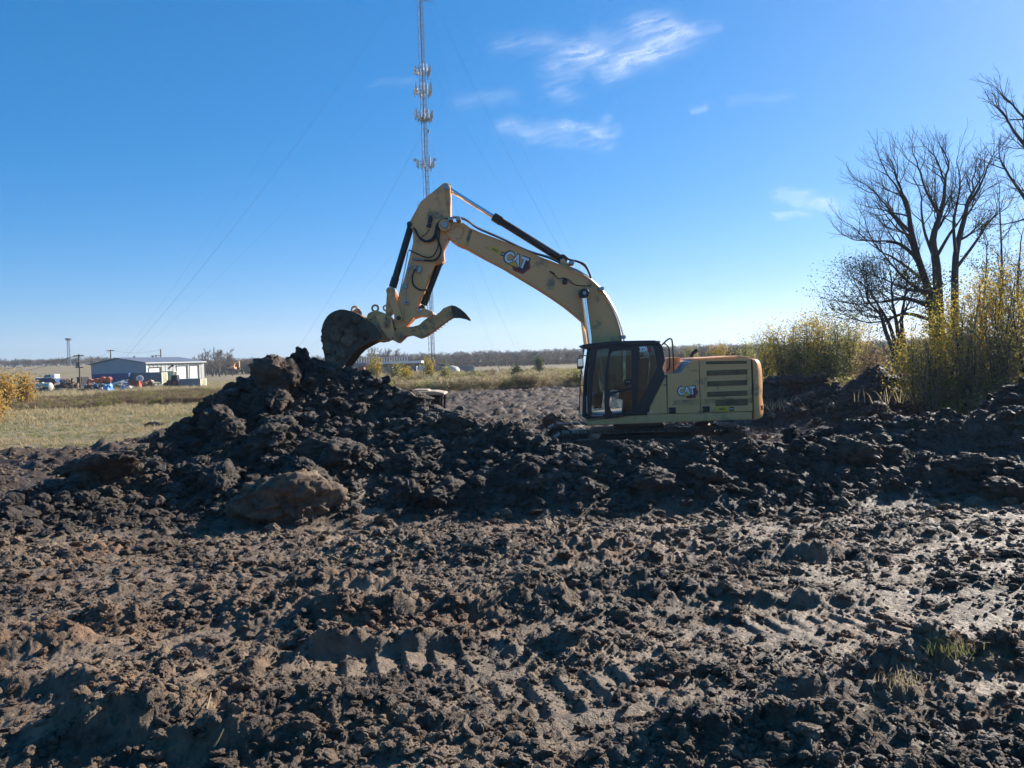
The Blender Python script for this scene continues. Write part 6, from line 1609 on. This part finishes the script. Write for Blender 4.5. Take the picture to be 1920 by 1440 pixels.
# --- trees behind the shed and on the far rise
def bare_proto(seed, h, dens=1.0, top=3):
    w = Wood(seed); g = w.r
    for k in range(3):
        t = Vector((g.uniform(-.3, .3) * h, g.uniform(-.3, .3) * h, h * g.uniform(.8, 1))); pts = [Vector((g.uniform(-.1, .1), 0, -.1))] + [t * f + Vector((g.uniform(-.05, .05) * h, g.uniform(-.05, .05) * h, 0)) for f in (.35, .7)] + [t]
        w.limb(catmull(pts, 2), .022 * h, .006 * h, 1, top, dens=1.5 * dens, side0=.25, up=.4, rmin=.006 * h, child=1.1)
    return w
PB = [bare_proto(300 + i, 7.0) for i in range(4)]
PBM = [(w.mesh(0, 'trunk', PALETW, (0, 0, 0)), w.mesh(1, 'crown', PALETW, (0, 0, 0))) for w in PB]
def far_tree(u, vt, Y, k, label, group=None):
    p = spot(u, Y); h = (W(u, vt, Y).z - p.z) / 6.4; o = thing('bare_tree', label, 'tree', p, group)
    for nm, me in zip(('trunk', 'crown'), PBM[k % 4]):
        c = part(nm, me, o)
    o.scale = (h, h, h); o.rotation_euler = (0, 0, k * 1.3)
FT = [(372, 672, 'smallest bare tree close behind the shed corner'), (384, 668, 'bare tree second from the shed corner'), (398, 660, 'bare tree third from the shed corner'), (412, 657, 'tallest bare tree beyond the shed corner'), (424, 662, 'bare tree next past the tallest beyond the shed'), (436, 670, 'last bare tree of the row, above the tiny excavator')]
for i, (u, v, lab) in enumerate(FT): far_tree(u, v, 235 + 6 * (i % 3), i, lab, 'bare trees beyond the shed')
for i, (u, v, lab) in enumerate([(701, 657, 'lone bare tree on the skyline under the bucket'), (720, 657, 'round bare tree on the skyline, next to the lone one'), (732, 656, 'taller round bare tree on the skyline behind the canopy'), (752, 659, 'hazy bare tree on the skyline over the railings')]):
    far_tree(u, v, 330, i + 1, lab, 'bare trees on the skyline')
# far wood: one mass
def far_wood():
    g = np.random.default_rng(21); n = 5200
    th_ = g.uniform(-.66, .66, n); r = 300 + 900 * g.uniform(0, 1, n) ** 1.8
    a = np.sin(th_) * r; b = np.cos(th_) * r
    r2 = 70 + g.uniform(0, 190, 260); th2 = g.uniform(.20, .46, 260); a = np.concatenate([a, np.sin(th2) * r2]); b = np.concatenate([b, np.cos(th2) * r2])
    m3 = 1500; th3 = g.uniform(-.22, .30, m3); r3 = 285 + g.uniform(0, 60, m3); a = np.concatenate([a, np.sin(th3) * r3]); b = np.concatenate([b, np.cos(th3) * r3]); low = np.concatenate([np.ones(len(a) - m3), np.full(m3, .42)])
    t = a / b
    keep = ~((t < -.40) & (b < 480)) & ~((t > -.2) & (t < .12) & (b < 330) & (low > .5))
    a, b, low = a[keep], b[keep], low[keep]; n = len(a)
    z = base_z(a, b) + 0; s = low * g.uniform(.30, .80, n) * np.where(b < 280, .6, 1.0); s = s * np.where(b > 700, 1.35, 1.0)
    scatter('far_woods', np.stack([a, b, z], -1), np.stack([s * 1.9, s * 1.9, s], -1), np.stack([0 * s, 0 * s, g.uniform(0, 6.3, n)], -1), g.integers(0, 4, n), PROTO_FAR, 'hazy leafless woods along the horizon')
def join_far(w, k):
    V = np.array([p[:] for p in w.v[0]] + [p[:] for p in w.v[1]]); F = np.concatenate([np.array([f for f in w.f[0]]), np.array([f for f in w.f[1]]) + len(w.v[0])]); return np_mesh('far_tree', V, F, FARM[k % 3])
FARM = [leafmat('far_twigs_%s' % n_, c_, .9, 0, .02) for n_, c_ in (('grey', [(0.085, 0.068, 0.060), (0.13, 0.105, 0.09)]), ('rust', [(0.13, 0.08, 0.045), (0.17, 0.115, 0.065)]), ('olive', [(0.075, 0.075, 0.04), (0.12, 0.11, 0.06)]))]
PROTO_FAR = [join_far(bare_proto(400 + i, 7.0, .9, 3), i) for i in range(4)]
far_wood()
# --- brush and grass: masses nobody could count
def tuft(seed, n, h, w, mat, lean=.5):
    g = np.random.default_rng(seed); V = []; F = []
    for i in range(n):
        a = g.uniform(0, 6.3); b0 = np.array([g.normal() * w, g.normal() * w, 0]); d = np.array([math.cos(a), math.sin(a), 0]) * g.uniform(.1, lean); hh = h * g.uniform(.5, 1.1); t = np.array([-math.sin(a), math.cos(a), 0]) * .035 * h
        o = len(V); V += [b0 - t, b0 + t, b0 + d * hh * .45 + np.array([0, 0, hh * .6]) + t * .6, b0 + d * hh * .45 + np.array([0, 0, hh * .6]) - t * .6, b0 + d * hh * 1.1 + np.array([0, 0, hh])]
        F += [(o, o + 1, o + 2), (o, o + 2, o + 3), (o + 3, o + 2, o + 4)]
    return np_mesh('tuft', np.array(V), np.array(F), mat, False)
TUF = [tuft(1, 26, 1, .35, G_STR), tuft(2, 30, .8, .4, G_GRN, .8), tuft(3, 26, .9, .4, G_STR, .8), tuft(4, 34, .6, .45, G_GRN, .9)]
def grass_field():
    g = np.random.default_rng(33); n = 60000
    th_ = g.uniform(-.62, .62, n); r = 22 * (150 / 22) ** g.uniform(0, 1, n); x = (np.sin(th_) * r).astype(np.float32); y = (np.cos(th_) * r).astype(np.float32)
    z, rid, gr, hp, wt = surf(x, y); pat = fbm2(x * .12, y * .2, 77, 3)
    keep = (gr > .55) & (g.uniform(0, 1, n) < .75); x, y, z, r, pat = x[keep], y[keep], z[keep], r[keep], pat[keep]; n = len(x)
    green = (pat + g.normal(size=n) * .18 + np.where((x / y < -.38) & (y < 48), .22, -.12)) > .08
    idx = np.where(green, g.choice([1, 3], n), g.choice([0, 2], n)); s = .12 * (.6 + g.uniform(0, 1, n) ** 2 * 1.6) * np.clip(r / 45, .8, 2.2) * np.where(green, .8, 1.15)
    scatter('grass', np.stack([x, y, z - .01], -1), np.stack([s * 1.6, s * 1.6, s], -1), np.stack([g.normal(size=n) * .1, g.normal(size=n) * .1, g.uniform(0, 6.3, n)], -1), idx, TUF, 'dry straw and green grass over the field')
grass_field()
def brush():
    ws = []
    for i, mt in enumerate((L_BRN, L_BRN, L_OLV, G_STR)):
        w = Wood(500 + i); g = w.r
        for k in range(7):
            d = Vector((g.uniform(-.7, .7), g.uniform(-.7, .7), 1)); pts = [Vector((g.uniform(-.3, .3), g.uniform(-.3, .3), 0))]
            for j in range(3): pts.append(pts[-1] + d * .3 + Vector((g.uniform(-.1, .1), g.uniform(-.1, .1), 0)))
            w.limb(pts, .02, .006, 2, 4, dens=1.3, up=.3, rmin=.008)
        n = 420; gg = np.random.default_rng(i); T = np.array([t[0][:] for t in w.tips]); c = T[gg.integers(0, len(T), n)] + gg.normal(size=(n, 3)) * .12
        V = np.array([p[:] for p in w.v[1]]); F = np.array(w.f[1]); lq = leaf_quads(c, .055, gg, 'tmp', mt)
        lv = np.empty(len(lq.vertices) * 3, np.float32); lq.vertices.foreach_get('co', lv); lv = lv.reshape(-1, 3)
        ws.append(np_mesh('brush_clump', np.concatenate([V, lv]), np.concatenate([F, np.arange(len(lv)).reshape(-1, 4) + len(V)]), mt, False)); bpy.data.meshes.remove(lq)
    g = np.random.default_rng(44); pts = []
    # hedge-like strip before the yard, weeds in the dry field and below the trees
    n = 1100; u = g.uniform(-80, 420, n); Y = 58 + g.uniform(0, 24, n) + np.where(u > 200, 4, 0); pts.append((np.array([W(a, 700, b).x for a, b in zip(u, Y)]), Y, g.uniform(.28, .62, n) * np.where(u < 180, .8, 1.15), g.choice([0, 1, 1, 2], n)))
    n = 700; u = g.uniform(640, 1110, n); Y = 70 + g.uniform(0, 1, n) ** 1.5 * 70; pts.append((np.array([W(a, 700, b).x for a, b in zip(u, Y)]), Y, g.uniform(.4, 1.2, n), g.choice([0, 2, 3, 3], n)))
    n = 420; u = g.uniform(1430, 1960, n); Y = np.interp(u, [1430, 1700, 1800, 1960], [38, 33, 24, 21]) + g.uniform(0, 9, n); pts.append((np.array([W(a, 700, b).x for a, b in zip(u, Y)]), Y, g.uniform(.5, 1.3, n), g.choice([0, 1, 1, 2, 2], n)))
    n = 260; u = g.uniform(1110, 1450, n); Y = 84 + g.uniform(0, 60, n); pts.append((np.array([W(a, 700, b).x for a, b in zip(u, Y)]), Y, g.uniform(.6, 1.8, n), g.choice([0, 1, 2, 3], n)))
    x = np.concatenate([p[0] for p in pts]).astype(np.float32); y = np.concatenate([p[1] for p in pts]).astype(np.float32); s = np.concatenate([p[2] for p in pts]); idx = np.concatenate([p[3] for p in pts]); n = len(x)
    z = ground_z(x, y)
    scatter('undergrowth', np.stack([x, y, z - .05], -1), np.stack([s * 1.2, s * 1.2, s], -1), np.stack([0 * s, 0 * s, g.uniform(0, 6.3, n)], -1), idx, ws, 'brown and olive brush along the field edges')
brush()
# grass tuft growing on a clod and a few dry stalks in the mud
def turf(u, v, label, n, h, seed, mat):
    x, y, z = on_ground(u, v); o = thing('grass_tuft', label, 'grass tuft', (x, y, z)); part('blades', tuft(seed, n, h, h * 1.1, mat, 1.3), o)
turf(1770, 1225, 'pale green tuft of grass on the clod at mid right', 140, .065, 71, G_GRN)
turf(1690, 1285, 'smaller yellowish grass tuft just below the green one', 110, .05, 72, G_STR)
turf(1450, 770, 'dry weed clump on the soil bank edge', 60, .5, 73, G_STR)
turf(1690, 760, 'pale dry weeds on the muddy ledge below the saplings', 80, .6, 74, G_STR)
def stick_in_mud(px, r, label, lift=.02):
    q = [Vector(on_ground(u, v)) for u, v in px]; q = [p + Vector((0, 0, lift)) for p in q]
    tag(MB().tube(catmull(q, 3), r, 6, .5).build('stick', paint('dry_stick', (0.24, 0.18, 0.11), .85), None, origin=tuple(q[0])), label, 'stick')
stick_in_mud([(845, 1028), (880, 1031), (918, 1032)], .014, 'thin straight stick lying flat on the mud below the heap')
stick_in_mud([(402, 1418), (412, 1400), (420, 1385)], .006, 'short pale stick in the nearest mud')
stick_in_mud([(388, 1345), (394, 1328), (396, 1312)], .005, 'pale forked stalk standing among near clods', .03)
def stalk(u, v, h, label):
    x, y, z = on_ground(u, v); tag(MB().tube([(x, y, z - .02), (x + .01, y, z + h * .5), (x - .005, y, z + h)], .007, 5, .5).build('dry_stalk', G_STR, None, origin=(x, y, z)), label, 'stalk')
stalk(1261, 1058, .22, 'single pale stalk standing up from the bright wet mud')
stalk(1632, 775, .55, 'taller dry stalk standing on the dark soil bank')
# ------------------------------------------------------------------ air
hz = MB().box((0, 1450, 55.5), (4400, 3100, 121)).build('haze', None, None)
m = bpy.data.materials.new('air'); m.use_nodes = True; t = m.node_tree; t.nodes.clear()
out = t.nodes.new('ShaderNodeOutputMaterial'); pv = t.nodes.new('ShaderNodeVolumePrincipled')
pv.inputs['Color'].default_value = (0.80, 0.88, 1.0, 1); pv.inputs['Density'].default_value = 0.00026; pv.inputs['Anisotropy'].default_value = 0.3
t.links.new(pv.outputs[0], out.inputs['Volume']); hz.data.materials.append(m)
hz['kind'] = 'stuff'; hz['label'] = 'thin bluish air over the plain'
